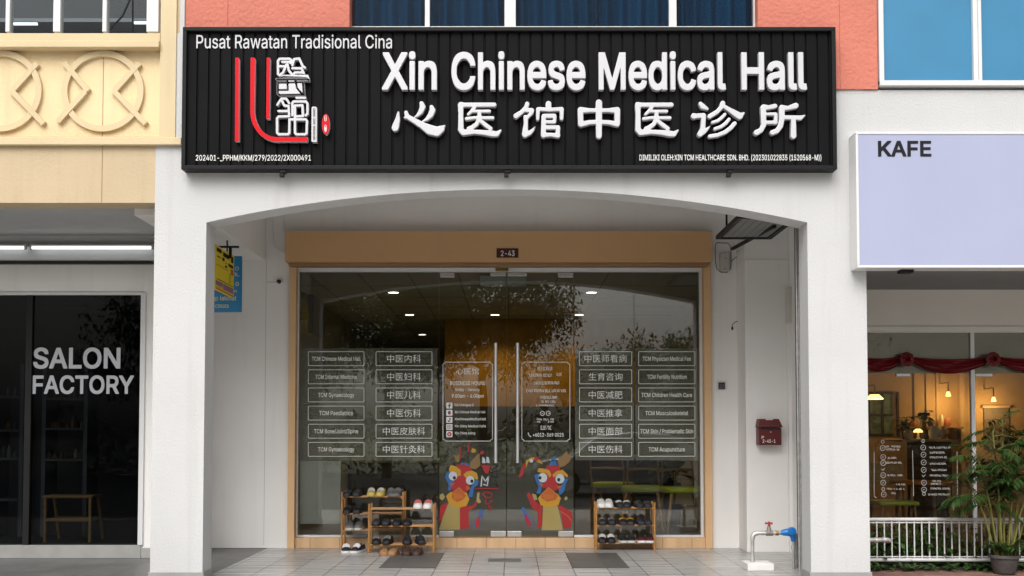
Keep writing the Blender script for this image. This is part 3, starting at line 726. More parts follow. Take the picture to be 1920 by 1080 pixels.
# festive dragon decals
DC = [mat('decal red', (.34, .012, .014), .5, .03), mat('decal blue', (.018, .115, .32), .5, .03), mat('decal gold', (.48, .25, .012), .5, .05), mat('decal cream', (.32, .26, .09), .5, .05), mat('decal white', (.48, .52, .55), .5, 0), mat('decal black', (.012, .012, .014), .5, 0), mat('decal orange', (.42, .09, .012), .5, .05), mat('decal horn', (.22, .13, .045), .5, .05)]
def q(pts): return [(815 + x/5.685, 820 + y/5.685) for x, y in pts]
def dragon_left(s):
    L = 0
    def P(pts, mi, k): poly(s, q(pts), YT - .0006*k, mi)
    P([(60,730),(150,690),(140,740),(45,925)], 0, 1); P([(190,175),(240,265),(275,265),(268,170),(235,195)], 7, 1)
    P([(370,330),(385,260),(475,165),(487,300),(440,340)], 7, 1)
    P([(145,705),(270,715),(268,985),(45,985),(85,860)], 3, 2); P([(268,715),(360,735),(365,970),(268,975)], 0, 2)
    P([(330,750),(420,720),(460,640),(470,665),(440,735),(360,790)], 0, 3)
    P([(130,370),(185,360),(215,470),(160,575),(140,560),(148,500),(110,430)], 1, 2)
    P([(440,450),(468,460),(460,510),(425,530),(400,640),(360,635),(380,540)], 1, 2)
    P([(275,280),(290,262),(310,275),(330,268),(340,285),(365,280),(372,310),(280,320)], 1, 2)
    P([(240,295),(265,285),(285,295),(310,278),(335,300),(360,295),(375,320),(400,350),(360,560),(330,600),(160,560),(200,500),(215,420)], 0, 3)
    P([(150,340),(175,290),(235,315),(278,350),(280,410),(250,415),(200,365),(160,370)], 2, 4)
    P([(305,400),(340,365),(400,355),(450,380),(465,440),(445,455),(400,415),(330,430)], 2, 4)
    P([(120,625),(170,580),(340,590),(370,660),(340,730),(240,755),(160,720)], 2, 4)
    P([(262,535),(340,620),(300,670),(240,695),(180,650),(185,590)], 6, 5)
    for a in range(5): line_px(s, q([(200 + 22*a, 590 + 6*a), (225 + 18*a, 660 - 4*a)]), .7, YT - .0036, 2)
    line_px(s, q([(262,535),(340,620),(300,670),(240,695),(180,650),(185,590),(262,535)]), .7, YT - .0036, 2)
    for cx, cy, mx, my in ((195, 412, 210, 432), (378, 458, 397, 468)):
        X, Yy = q([(cx, cy)])[0]; disc_px(s, X, Yy, 8.0, 8.4, YT - .003, 4); X, Yy = q([(mx, my)])[0]; disc_px(s, X, Yy, 3.0, 3.5, YT - .0036, 5)
    P([(150,485),(215,490),(180,518)], 6, 4); P([(330,520),(370,525),(375,555),(345,562)], 6, 4)
    P([(55,610),(90,595),(110,640),(80,675),(52,650)], 3, 3); P([(455,590),(480,585),(475,650),(495,690),(470,705),(445,680)], 3, 4)
    for yy in (800, 830, 890, 930): line_px(s, q([(110, yy), (150, yy+25), (200, yy+22), (240, yy-8)]), .8, YT - .002, 2)
    P([(490,760),(520,790),(510,850),(440,965),(408,955),(450,850)], 1, 1); P([(495,810),(470,960),(425,970),(440,880)], 0, 2)
    P([(268,95),(280,95),(278,265),(265,265)], 0, 1); P([(355,70),(370,70),(368,275),(355,275)], 5, 1); P([(353,70),(372,70),(370,165),(356,165)], 0, 2)
    P([(385,150),(400,115),(440,130),(435,160),(405,168)], 2, 1); P([(485,150),(515,140),(530,165),(505,185),(485,175)], 0, 1)
    P([(505,275),(510,205),(535,225),(545,275)], 4, 1); P([(550,270),(552,205),(578,215),(588,275)], 4, 1); P([(490,290),(600,300),(570,390),(540,385)], 0, 1)
    line_px(s, q([(620,285),(675,300),(615,345),(610,420),(665,420),(660,350),(600,380)]), 2.0, YT - .0012, 5)
    line_px(s, q([(495,520),(505,410),(540,470),(575,415),(560,515),(520,500)]), 2.2, YT - .0012, 4); line_px(s, q([(590,440),(600,515)]), 1.6, YT - .0006, 5); line_px(s, q([(640,440),(670,515),(630,490)]), 1.8, YT - .0006, 5)
    line_px(s, q([(430,545),(680,547)]), 1.8, YT - .0006, 0); line_px(s, q([(510,600),(560,585),(610,600),(600,640),(545,640),(510,610)]), 2.0, YT - .0006, 0)
    line_px(s, q([(545,655),(545,710),(580,710),(610,670)]), 2.0, YT - .0006, 0); line_px(s, q([(580,710),(580,770),(605,775),(610,745),(590,735)]), 1.8, YT - .0006, 0)
    ring_px(s, *q([(510, 100)])[0], 4.5, 4, 1.6, YT - .0006, 5)
    line_px(s, q([(530,110),(590,95),(560,130)]), 1.8, YT - .0006, 5)
def dragon_right(s):
    def P(pts, mi, k): poly(s, q(pts), YT - .0006*k, mi)
    P([(1310,250),(1365,190),(1410,140),(1418,180),(1460,200),(1440,260),(1380,310),(1330,320)], 7, 1)
    P([(1150,720),(1310,730),(1370,990),(1140,990)], 3, 2); P([(1100,700),(1155,730),(1145,950),(1095,970)], 0, 2)
    P([(980,610),(1010,585),(1050,650),(1110,720),(1090,790),(1040,750)], 0, 2)
    P([(1310,720),(1380,745),(1460,800),(1470,860),(1450,960),(1375,975),(1350,830)], 0, 2); line_px(s, q([(1345,790),(1420,840),(1460,890)]), .8, YT - .002, 2)
    P([(1060,400),(1110,390),(1150,500),(1130,600),(1085,600),(1110,530),(1075,460)], 1, 2)
    P([(1380,440),(1430,440),(1400,490),(1380,580),(1330,620),(1320,560),(1360,500)], 1, 2)
    P([(1215,300),(1240,260),(1290,250),(1310,300)], 1, 1); P([(1245,235),(1270,195),(1300,220),(1285,255)], 1, 1)
    P([(1180,330),(1210,290),(1235,305),(1260,290),(1290,310),(1320,295),(1340,330),(1300,420),(1320,560),(1250,570),(1140,530),(1190,450)], 0, 3)
    P([(1095,365),(1105,330),(1150,330),(1220,350),(1245,400),(1225,430),(1190,380),(1120,375)], 2, 4)
    P([(1255,400),(1300,360),(1365,345),(1420,400),(1415,430),(1370,400),(1300,400),(1270,430)], 2, 4)
    P([(1100,650),(1150,590),(1310,600),(1345,650),(1320,720),(1220,755),(1130,720)], 2, 4)
    P([(1215,535),(1318,620),(1290,670),(1200,690),(1135,650),(1130,610)], 6, 5)
    for a in range(5): line_px(s, q([(1155 + 24*a, 600 + 4*a), (1180 + 20*a, 665 - 4*a)]), .7, YT - .0036, 2)
    line_px(s, q([(1215,535),(1318,620),(1290,670),(1200,690),(1135,650),(1130,610),(1215,535)]), .7, YT - .0036, 2)
    for cx, cy, mx, my in ((1152, 430, 1122, 432), (1335, 442, 1322, 452)):
        X, Yy = q([(cx, cy)])[0]; disc_px(s, X, Yy, 8.4, 9, YT - .003, 4); X, Yy = q([(mx, my)])[0]; disc_px(s, X, Yy, 3.0, 3.5, YT - .0036, 5)
    P([(1110,485),(1160,500),(1145,525)], 6, 4); P([(1295,515),(1355,515),(1330,555)], 6, 4)
    P([(1035,600),(1080,610),(1095,665),(1060,670)], 3, 3); P([(1380,650),(1405,625),(1420,655),(1395,675)], 3, 3)
    for yy in (790, 850, 910): line_px(s, q([(1165, yy), (1210, yy+40), (1260, yy+35), (1300, yy)]), .8, YT - .002, 2)
    P([(930,735),(965,760),(1000,830),(1050,930),(1020,955),(950,880)], 1, 1); P([(955,805),(985,830),(1040,935),(1010,955),(965,900)], 0, 2)
    P([(975,250),(1030,215),(1090,215),(1140,265),(1155,290),(1115,270),(1060,240),(1000,260),(970,330)], 2, 1)
    disc_px(s, *q([(1085, 230)])[0], 4.5, 3.8, YT - .0012, 0); disc_px(s, *q([(1030, 250)])[0], 3.4, 3.4, YT - .0012, 4)
    P([(940,290),(965,280),(945,400),(910,430),(895,420)], 0, 1); line_px(s, q([(1245,130),(1300,95),(1340,130),(1290,150)]), 1.6, YT - .0006, 5)
s = MB(); dragon_left(s); s.build('dragon_decal', DC, dL)
s = MB(); dragon_right(s); s.build('dragon_decal', DC, dR)
# clinic interior
ZI = W(956, 511, YG + .02).z
YPART = DEPTH_AT(598, ZI)
XI0, XI1, YF = -2.45, 2.30, YPART + 4.5
s = MB(); s.box(XI0, XI1, YG + .06, YF, ZI, ZI + .05); s.build('clinic_ceiling', M_rceil, H1)
s = MB()
for k in range(-4, 5):
    x = W(763, 512, YG).x + k*.527 + .0
    if XI0 < x < XI1: s.box(x - .004, x + .004, YG + .07, YF, ZI - .002, ZI)
for k in range(1, 8): s.box(XI0, XI1, YG + k*1.0 - .004, YG + k*1.0 + .004, ZI - .003, ZI)
s.build('ceiling_grid', M_line, H1)
s = MB(); s.box(XI0, XI1, YB + .36, YF, SILL - .03, SILL); s.build('clinic_floor', M_rfloor, H1)
s = MB(); s.box(XI1, XI1 + .08, YB + .17, YF, SILL, ZI); s.box(XI0, XI1, YF, YF + .08, SILL, ZI); s.box(XI0 - .08, XI0, YB + .17, YF, SILL, ZI); s.build('clinic_wall', M_room, H1)
s = MB(); p0, p1 = W(834, 700, YPART).x, W(1250, 700, YPART).x; s.box(p0, p1, YPART, YPART + .1, SILL, ZI - .002); s.build('partition_wall', M_amber, H1)
s = MB(); s.box(p0, p1, YPART - .02, YPART - .001, SILL, W(900, 762, YPART).z); s.build('partition_dado', mat('dark dado', (.035, .03, .022), .6, .2), H1)
M_glow = emit('downlight glow', (1, .84, .55), 9)
for (px, py), lab in zip(((738, 548), (768, 590), (792, 627), (928, 590), (1109, 548), (1086, 590)),
        ('lit round downlight nearest the glass above the left frosted pane', 'lit round downlight in the middle of the left row', 'small lit round downlight farthest back in the left row', 'lit round downlight above the left glass door, before the amber wall', 'lit round downlight nearest the glass above the right frosted pane', 'lit round downlight behind the edge of the right glass door')):
    yy = DEPTH_AT(py, ZI - .01); p = W(px, py, yy)
    t = thing('ceiling_light', lab, 'downlight', (p.x, yy, ZI), 'recessed downlights in the clinic ceiling')
    s = MB(); s.lathe((p.x, yy, ZI - .012), [(.062, 0), (.062, .008)], 20); s.build('diffuser', M_glow, t)
    s = MB()
    n = 20; vs = []; fs = []
    for k in range(n):
        a = 2*math.pi*k/n
        for r, z in ((.063, -.002), (.063, -.016), (.078, -.012), (.082, -.0005)): vs.append((p.x + r*math.cos(a), yy + r*math.sin(a), ZI + z))
    for k in range(n):
        for j in range(3): fs.append((k*4+j, k*4+j+1, ((k+1) % n)*4+j+1, ((k+1) % n)*4+j))
    s.add(vs, fs, 0, True); s.build('trim_ring', M_alu, t)
    ld = bpy.data.lights.new('lamp', 'SPOT'); ld.energy = 24; ld.color = (1, .78, .45); ld.shadow_soft_size = .05; ld.spot_size = R(130); ld.spot_blend = .6
    lo = bpy.data.objects.new('lamp', ld); COL.objects.link(lo); lo.location = (p.x, yy, ZI - .03); attach(lo, t); lo.location = (p.x, yy, ZI - .03)
# picture on the right wall
pc = MB(); yy = DEPTH_AT(575, ZI - .2)
t = thing('wall_picture', 'red and yellow picture hanging on the right inner wall of the clinic', 'picture', (XI1 - .02, YG + 1.2, 2.0))
s = MB(); s.box(XI1 - .025, XI1, YG + .75, YG + 1.5, 1.95, 2.30); s.build('lower_panel', mat('picture red', (.25, .03, .01), .6, .1), t)
s = MB(); s.box(XI1 - .022, XI1, YG + .80, YG + 1.2, 2.302, 2.62); s.build('upper_panel', mat('picture yellow', (.55, .38, .03), .6, .1), t)
# air conditioner inside, above the partition
# ------------------------------------------------------------------ clinic furniture
def chair(x, y, rz, label, zb=None):
    zb = SILL
    t = thing('chair', label, 'chair', (x, y, zb), 'green seat chairs inside the clinic')
    Rm = Matrix.Rotation(rz, 3, 'Z')
    def T(p): v = Rm @ Vector(p); return (v.x + x, v.y + y, v.z + zb)
    s = MB(); vs = []; n = 24
    for z, e in ((.43, .94), (.445, 1.0), (.475, 1.0), (.49, .93)):
        for k in range(n):
            a = 2*math.pi*k/n; c, sn = math.cos(a), math.sin(a)
            vs.append(T((.24*e*abs(c)**.5*(1 if c > 0 else -1), .23*e*abs(sn)**.5*(1 if sn > 0 else -1), z)))
    fs = [(i*n+k, i*n+(k+1) % n, (i+1)*n+(k+1) % n, (i+1)*n+k) for i in range(3) for k in range(n)] + [tuple(range(n))[::-1], tuple(3*n+k for k in range(n))]
    s.add(vs, fs, 0, True); s.build('seat', M_green, t)
    for sx in (-1, 1):
        for sy in (-1, 1):
            s = MB(); s.tube([T((sx*.17, sy*.16, .43)), T((sx*.235, sy*.22, 0))], [.018, .012], 8); s.build('leg', M_oak, t)
    s = MB()
    for sx in (-1, 1): s.tube([T((sx*.19, .20, .43)), T((sx*.2, .25, .62)), T((sx*.19, .29, .80))], .011, 8)
    s.tube([T((-.19, .29, .80)), T((0, .32, .82)), T((.19, .29, .80))], .016, 8); s.tube([T((-.195, .26, .66)), T((0, .29, .67)), T((.195, .26, .66))], .014, 8)
    s.build('backrest', M_oak, t)
cz = FL(1275, 1000, SILL)
chair(W(1272, 950, YG + .9).x, YG + .62, R(8), 'green seat wooden chair behind the right glass pane, nearest the frame')
chair(W(1205, 950, YG + .9).x, YG + .85, R(-12), 'green seat wooden chair just behind the right shoe rack')
chair(W(1150, 950, YG + 1.6).x, YG + 1.7, R(160), 'green seat wooden chair farther inside between door and right pane')
t = thing('desk', 'pale reception desk inside the clinic behind the left glass pane', 'desk', (-1.0, YG + 2.2, SILL))
s = MB(); s.box(-1.9, -.62, YG + 1.75, YG + 2.45, SILL + .72, SILL + .76); s.build('desk_top', mat('desk laminate', (.5, .48, .44), .4, .03), t, .004)
s = MB(); s.box(-1.85, -.68, YG + 1.80, YG + 1.83, SILL, SILL + .715); s.build('front_panel', mat('desk panel', (.20, .19, .17), .5, .05), t)
for x in (-1.86, -.68):
    s = MB(); s.box(x, x + .03, YG + 1.84, YG + 2.4, SILL, SILL + .715); s.build('side_panel', mat('desk panel', (.2, .2, .2)), t)
t = thing('cabinet', 'dark tall cabinet inside the clinic left of the amber wall', 'cabinet', (-1.6, YPART, SILL))
s = MB(); s.box(-2.4, -1.2, YPART + .6, YPART + 1.0, SILL, SILL + 1.9); s.build('cabinet_body', M_roomd, t, .004)
for x0, x1 in ((-2.38, -1.81), (-1.79, -1.22)):
    s = MB(); s.box(x0, x1, YPART + .575, YPART + .598, SILL + .05, SILL + 1.88); s.build('cabinet_door', mat('cabinet door', (.10, .085, .06), .5, .1), t, .003)
t = thing('monitor', 'black monitor hanging on the left inner wall of the clinic', 'monitor', (XI0 + .1, YG + .6, 2.2))
s = MB(); s.box(XI0 + .28, XI0 + .34, YG + .35, YG + 1.0, 2.25, 2.66); s.build('screen', M_blk, t, .006)
s = MB(); s.box(XI0, XI0 + .28, YG + .6, YG + .68, 2.42, 2.50); s.build('wall_arm', M_blkm, t)
# potted plant inside right
def leaf_blade(s, base, d, L, wd, droop=.3, mi=0, up=Vector((0, 0, 1))):
    d = Vector(d).normalized(); side = d.cross(up)
    if side.length < .05: side = Vector((1, 0, 0))
    side.normalize(); pts = []
    for u, ww in ((0, .08), (.3, .9), (.62, .8), (1, .0)):
        c = Vector(base) + d*L*u - up*(droop*L*u*u)
        pts.append((c - side*wd*ww/2, c + side*wd*ww/2))
    vs = [p for pr_ in pts for p in pr_]
    s.add(vs, [(0, 1, 3, 2), (2, 3, 5, 4), (4, 5, 7, 6)], mi, True)
def pot(s, c, r0, r1, h, mi=0):
    s.lathe(c, [(r0*.9, 0), (r0, .01), (r1*.96, h*.82), (r1*1.07, h*.84), (r1*1.07, h), (r1*.93, h), (r1*.9, h*.86)], 26, mi)
def potplant(x, y, z, h, n, label, L=.22, wd=.10, r=.11, seed=1, group=None):
    rnd = random.Random(seed); t = thing('potted_plant', label, 'potted plant', (x, y, z), group)
    s = MB(); pot(s, (x, y, z), r*.75, r, r*1.7); s.build('pot', M_pot, t)
    s = MB()
    for k in range(n):
        a = rnd.uniform(0, 6.28); hh = rnd.uniform(.3, 1)*h; b = (x + .3*r*math.cos(a), y + .3*r*math.sin(a), z + r*1.5)
        e = (x + rnd.uniform(.3, 1.1)*r*1.8*math.cos(a)*hh, y + rnd.uniform(.3, 1.1)*r*1.8*math.sin(a)*hh, z + r*1.7 + hh)
        s.tube([b, ((b[0]+e[0])/2, (b[1]+e[1])/2, (b[2]+e[2])/2 + .03), e], .004, 5, 1)
        for j in range(2): leaf_blade(s, e, (math.cos(a + rnd.uniform(-1, 1)), math.sin(a + rnd.uniform(-1, 1)), rnd.uniform(-.1, .5)), L*rnd.uniform(.7, 1.2), wd*rnd.uniform(.8, 1.3), .4)
    s.build('foliage', [M_leafd, M_stem], t); return t
potplant(W(1258, 900, YG + 1.5).x, YG + 1.5, SILL, .85, 16, 'broad leaved plant inside the clinic behind the right pane', .30, .20, .14, 3)

# ================================================================== SIGNBOARD
YSG = -.095
SG = thing('signboard', 'large black ribbed signboard with raised white lettering above the arch', 'signboard', (0, YSG, W(956, 318, YSG).z))
zt_, zb_ = W(956, 51, YSG - .02).z, W(956, 318, YSG - .02).z
xl_, xr_ = W(341.5, 200, YSG - .02).x, W(1568, 200, YSG - .02).x
s = MB(); b = .032
s.box(xl_, xr_, YSG - .03, -.003, zt_ - b, zt_); s.box(xl_, xr_, YSG - .03, -.003, zb_, zb_ + b)
s.box(xl_, xl_ + b, YSG - .03, -.003, zb_ + b, zt_ - b); s.box(xr_ - b, xr_, YSG - .03, -.003, zb_ + b, zt_ - b)
s.build('sign_frame', M_bframe, SG, .004)
s = MB(); per = .0905; prof = []
x = xl_ + b
while x < xr_ - b:
    for dx, dy in ((0, 0), (per*.80, 0), (per*.83, .014), (per*.93, .014), (per*.96, .004)):
        if x + dx < xr_ - b: prof.append((x + dx, YSG + dy))
    x += per
prof.append((xr_ - b, YSG))
vs = [(px_, py_, z) for px_, py_ in prof for z in (zb_ + b, zt_ - b)]
s.add(vs, [(2*i, 2*i+2, 2*i+3, 2*i+1) for i in range(len(prof)-1)])
s.build('ribbed_panel', M_black, SG)
for px in (533, 952, 1367):
    s = MB(); c = W(px, 318, -.06); zq = zb_ - .001; s.box(c.x - .022, c.x + .022, -.115, -.06, zq - .022, zq); s.box(c.x - .028, c.x + .006, -.11, -.065, zq - .052, zq - .0225)
    s.build('mounting_bracket', M_blkm, SG, .003)
YL = YSG - .05
for body, a, b2 in (('Xin', 716, 819.5), ('Chinese', 846, 1098), ('Medical', 1122.5, 1361), ('Hall', 1390.5, 1513)):
    bold_text(body, a, b2, 97.5, 168.5, YL, .05, [M_wlet, M_wside], SG, 'letter', d=.021, bevel=.004)
bold_text('Pusat Rawatan Tradisional Cina', 368, 735, 65.5, 90.5, YSG - .006, .006, [M_wlet], SG, 'small_lettering', d=.004, split=False, bevel=.0005)
bold_text('202401-_PPHM/KKM/279/2022/2X000491', 367, 583, 290.5, 301, YSG - .004, .004, [M_ink], SG, 'small_lettering', d=.004, split=False, bevel=.0003)
bold_text('DIMILIKI OLEH:XIN TCM HEALTHCARE SDN. BHD. (202301022835 (1520568-M))', 1199, 1540, 290, 300.5, YSG - .004, .004, [M_ink], SG, 'small_lettering', d=.004, split=False, bevel=.0003)
YI = [[(1150,130,45),(1200,130,34),(1655,128,34)], [(1150,130,45),(1152,260,38),(1152,480,42)], [(1152,500,45),(1190,545,45),(1350,535,33),(1500,545,38),(1620,562,46),(1690,568,40),(1752,512,14)], [(1360,160,30),(1325,215,28),(1262,272,20)], [(1330,225,22),(1582,225,25)], [(1235,340,26),(1350,323,24),(1630,325,27)], [(1430,230,30),(1430,330,34),(1390,420,32),(1320,470,34),(1268,486,30)], [(1450,370,28),(1520,430,32),(1600,486,32)]]
CH = [(720, [[(213,240,14),(203,350,38),(175,450,54),(166,475,54)], [(330,245,30),(348,305,36),(450,365,40),(560,430,48),(680,500,74),(790,530,72),(860,490,50),(908,442,12)], [(308,322,15),(350,312,28)], [(562,106,32),(580,160,45),(552,230,38),(500,290,22),(455,320,8)], [(712,160,30),(728,212,45),(700,280,42),(640,345,26),(565,388,8)]]),
 (720, YI),
 (950, [[(310,115,34),(290,170,32),(230,235,32),(140,297,40)], [(270,210,28),(378,212,36),(375,250,30),(315,315,26)], [(285,315,36),(290,400,32),(280,500,42),(272,570,44)], [(275,575,46),(350,548,34),(400,500,20),(432,452,4)], [(628,115,44),(628,190,44)], [(480,192,30),(640,203,28),(822,192,32)], [(472,195,32),(466,342,26)], [(826,195,34),(824,335,30)], [(555,300,34),(552,585,40)], [(560,296,32),(715,296,34)], [(722,300,28),(720,385,26)], [(555,385,26),(715,388,26)], [(560,468,30),(765,468,32)], [(772,470,34),(766,585,36)], [(555,582,38),(660,578,28),(770,590,38)]]),
 (950, [[(1385,98,50),(1385,595,46)], [(1112,208,48),(1250,212,30),(1520,212,30),(1658,208,48)], [(1108,208,42),(1112,420,42)], [(1660,208,46),(1662,415,42)], [(1115,422,42),(1240,392,34),(1385,385,32),(1530,392,34),(1660,422,40)]]),
 (1180, [[(x-1020+.0, y, r) for x, y, r in st] for st in YI]),
 (1180, [[(1068,112,30),(1100,150,42),(1172,190,22)], [(972,298,46),(1010,296,36),(1118,288,36),(1110,400,36),(1105,490,38),(1062,568,40)], [(1060,570,42),(1130,530,30),(1185,480,18),(1217,444,4)], [(1405,105,38),(1385,160,34),(1320,235,32),(1208,302,36)], [(1420,150,28),(1500,200,34),(1600,265,46),(1658,298,52),(1722,252,14)], [(1435,272,25),(1390,322,26),(1330,368,24),(1250,393,23)], [(1498,346,26),(1450,405,28),(1380,458,26),(1285,490,24)], [(1583,408,32),(1530,470,32),(1440,540,32),(1330,583,30),(1210,602,30)]]),
 (1290, [[(1140,165,44),(1210,170,32),(1308,148,36)], [(1130,170,42),(1135,300,40),(1140,430,38),(1100,510,36),(1032,545,44)], [(1160,268,22),(1322,268,24)], [(1320,270,28),(1318,400,26)], [(1160,393,26),(1318,393,28)], [(1412,172,44),(1500,178,30),(1620,142,44)], [(1410,178,42),(1410,350,42),(1390,450,40),(1340,520,38),(1268,545,38)], [(1450,318,32),(1600,320,32),(1690,325,36),(1755,288,10)], [(1585,350,38),(1585,595,46)]])]
for x0, st in CH:
    lp = strokes_loops(st, 9.0)
    loops_mesh('letter', px_loops(lp, lambda x, y: (x0 + x/8, 180 + y/8), YL), YL, .05, [M_wlet, M_wside], SG, .006)
# seal logo
LG = lambda x, y: (430 + x/5.84, 95 + y/5.84)
def straight(pts): return px_loops([pts], LG, YL)
def red(pts): loops_mesh('logo_stroke', straight(pts), YL, .05, [M_red, M_wlet], SG, .002)
red([(65,75),(98,75),(106,86),(104,990),(60,990)]); red([(408,75),(440,75),(447,86),(442,745),(402,745)])
def bend():
    o, i = [(232,75),(272,75),(282,86)], []
    inner = [(275,640)] + [(275 + 235*(1-math.cos(R(a))), 650 + 295*math.sin(R(a))) for a in range(6, 91, 7)] + [(860,945)]
    outer = [(855,995)] + [(228 + 290*(1-math.cos(R(a))), 660 + 335*math.sin(R(a))) for a in range(90, 5, -7)] + [(228,650)]
    return o + inner + outer
red(bend())
SEAL = [[(668,135),(678,102),(660,88),(550,88),(532,110),(532,255),(553,270),(590,235),(625,150)], [(580,122),(668,122)], [(545,170),(610,170)], [(637,150),(652,220),(695,268)], [(690,160),(708,92),(765,85),(800,165),(828,186)], [(690,192),(790,192),(815,245)], [(690,268),(720,238),(808,238)], [(590,277),(853,275),(868,320)], [(518,312),(868,318)], [(532,352),(805,345),(815,478)], [(532,352),(530,470),(550,484),(818,480)], [(635,325),(640,430),(545,430)], [(725,325),(740,410),(803,480)],
 [(525,592),(570,525),(622,525),(655,575)], [(580,555),(600,600),(648,605),(655,715)], [(537,660),(645,660)], [(655,718),(540,720),(522,740),(522,900),(540,915),(640,915),(656,900),(658,752),(836,752),(850,770),(845,905),(828,915),(732,915),(718,900),(718,600)], [(735,515),(830,515)], [(690,708),(690,572),(702,556),(838,556),(855,580),(855,690),(835,708)], [(718,600),(800,597),(806,715),(720,720)]]
lp = strokes_loops([[(x, y, 13) for x, y in st] for st in SEAL], 4.0)
loops_mesh('logo_seal', px_loops(lp, LG, YL), YL, .05, [M_wlet, M_wside], SG, .0015)
loops_mesh('logo_tablet', straight([(912,612),(945,612),(960,625),(958,1000),(905,1000),(898,990),(900,625)]), YL, .05, [M_wlet, M_wside], SG, .002)
s = MB(); Yq = YL - .001
for (ya, yb), sd_ in (((630, 725), 1), ((740, 810), 2), ((825, 980), 3)):
    c0, c1 = LG(918, ya), LG(942, yb); rrect_px(s, c0[0], c1[0], c0[1], c1[1], .3, .5, Yq, 0)
    rnd = random.Random(sd_); yy = c0[1] + 1.2
    while yy < c1[1] - .8:
        line_px(s, [(c0[0] + .4, yy), (c1[0] - rnd.uniform(.3, 1.6), yy)], .75, Yq, 0); yy += 1.7
        if rnd.random() < .6: line_px(s, [((c0[0]+c1[0])/2, yy - 1.4), ((c0[0]+c1[0])/2, yy + .2)], .7, Yq, 0)
s.build('tablet_marks', M_dark, SG)
loops_mesh('logo_oval', px_loops([[(1055 + 42*math.cos(2*math.pi*k/32), 805 + 112*math.sin(2*math.pi*k/32)) for k in range(32)]], LG, YL), YL, .05, [M_red, M_wlet], SG, .003)
s = MB(); cx, cy = LG(1053, 745); rrect_px(s, cx - 1.9, cx + 1.9, cy - 5.5, cy + 4.5, 1.2, .7, Yq - .001); line_px(s, [(cx - 1, cy), (cx + 1, cy)], .8, Yq - .001)
cx, cy = LG(1053, 850); ring_px(s, cx, cy, 2.2, 7, .9, Yq - .001); disc_px(s, cx, cy + 1, .8, 3.4, Yq - .001); s.build('oval_mark', M_ink, SG)

# ================================================================== LEFT (YELLOW) SHOPHOUSE
H2 = thing('shophouse', 'yellow shophouse with circle reliefs above the dark salon window', 'shophouse', (-4, 0, 0))
XE = -9.0; XSR = XW0 - .052
xy = W(300, 200, 0).x
def lz(py, Y=0.): return W(150, py, Y).z
s = MB(); s.box(XE, PXL + .055, .004, .22, lz(380), lz(256)); s.build('lower_beam', M_yellow, H2)
s = MB(); s.box(XE, xy + .01, .05, .22, lz(256), lz(78)); s.build('relief_panel', mat('yellow panel stucco', (.76, .60, .36), .8, .05, 2, .35, 45, streak=.2), H2)
s = MB(); s.box(XE, W(340, 262, -.03).x, -.04, .2, lz(271, -.04), lz(257, -.04)); s.build('lower_ledge', M_yband, H2, .004)
s = MB(); s.box(XE, xy, -.05, .2, lz(88, -.05), lz(76, -.05)); s.build('upper_ledge', M_yband, H2, .004)
s = MB(); s.box(XE, xy, -.02, .2, lz(76, -.05), lz(62, -.02)); s.build('window_sill', M_yband, H2, .004)
s = MB(); s.box(xy + .0005, W(329, 200, -.01).x, -.012, .2, lz(257, -.04), lz(62) + 2); s.build('pilaster', M_yband, H2)
s = MB(); s.box(W(329, 200, -.01).x, W(338, 200, -.01).x, .004, .2, lz(257, -.04), lz(62) + 2); s.build('pilaster', M_yellow, H2)
# circle reliefs
def relief(cx):
    y = .02
    s = MB()
    c = W(cx, 170, y); r = (W(cx + 77, 170, y).x - c.x); wd = .047; n = 64; d = .05
    def ringz(r0, r1, a0=0, a1=360):
        vs, fs = [], []
        m = n + 1
        for k in range(m):
            a = R(a0 + (a1-a0)*k/n)
            for rr, yy in ((r0, d), (r0, y), (r1, y), (r1, d)): vs.append((c.x + rr*math.cos(a), yy, c.z + rr*math.sin(a)))
        for k in range(n):
            for j in range(3): fs.append((k*4+j, k*4+j+1, (k+1)*4+j+1, (k+1)*4+j))
        s.add(vs, fs, 0, False)
    ringz(r - wd, r)
    def bar(p, q, yo):
        (x0, y0), (x1, y1) = p, q; a, b_ = W(cx + x0, 170 + y0, y), W(cx + x1, 170 + y1, y)
        dv = Vector((b_.x-a.x, 0, b_.z-a.z)).normalized(); nv = Vector((-dv.z, 0, dv.x))*.021
        vs = []
        for pt in (a, b_):
            for sg in (-1, 1):
                for yy in (yo, d): vs.append((pt.x + nv.x*sg, yy, pt.z + nv.z*sg))
        s.add(vs, [(0,2,6,4),(1,5,7,3),(0,1,3,2),(4,6,7,5),(0,4,5,1),(2,3,7,6)])
    bar((-72, -53), (-27, 0), y - .003); bar((-32, 1), (-84, 58), y - .006); bar((69, -52), (22, 0), y - .003); bar((20, -1), (81, 62), y - .006)
    s.build('circle_relief', M_yband, H2)
relief(192); relief(0.5); relief(-191)
for px in (194.5,):
    s = MB(); s.box(W(px, 100, .05).x - .002, W(px, 100, .05).x + .002, .047, .05, lz(256), lz(90)); s.box(W(px, 100, 0).x - .002, W(px, 100, 0).x + .002, .001, .004, lz(379), lz(272)); s.build('expansion_joint', mat('yellow joint', (.35, .22, .09), .8, 0), H2)
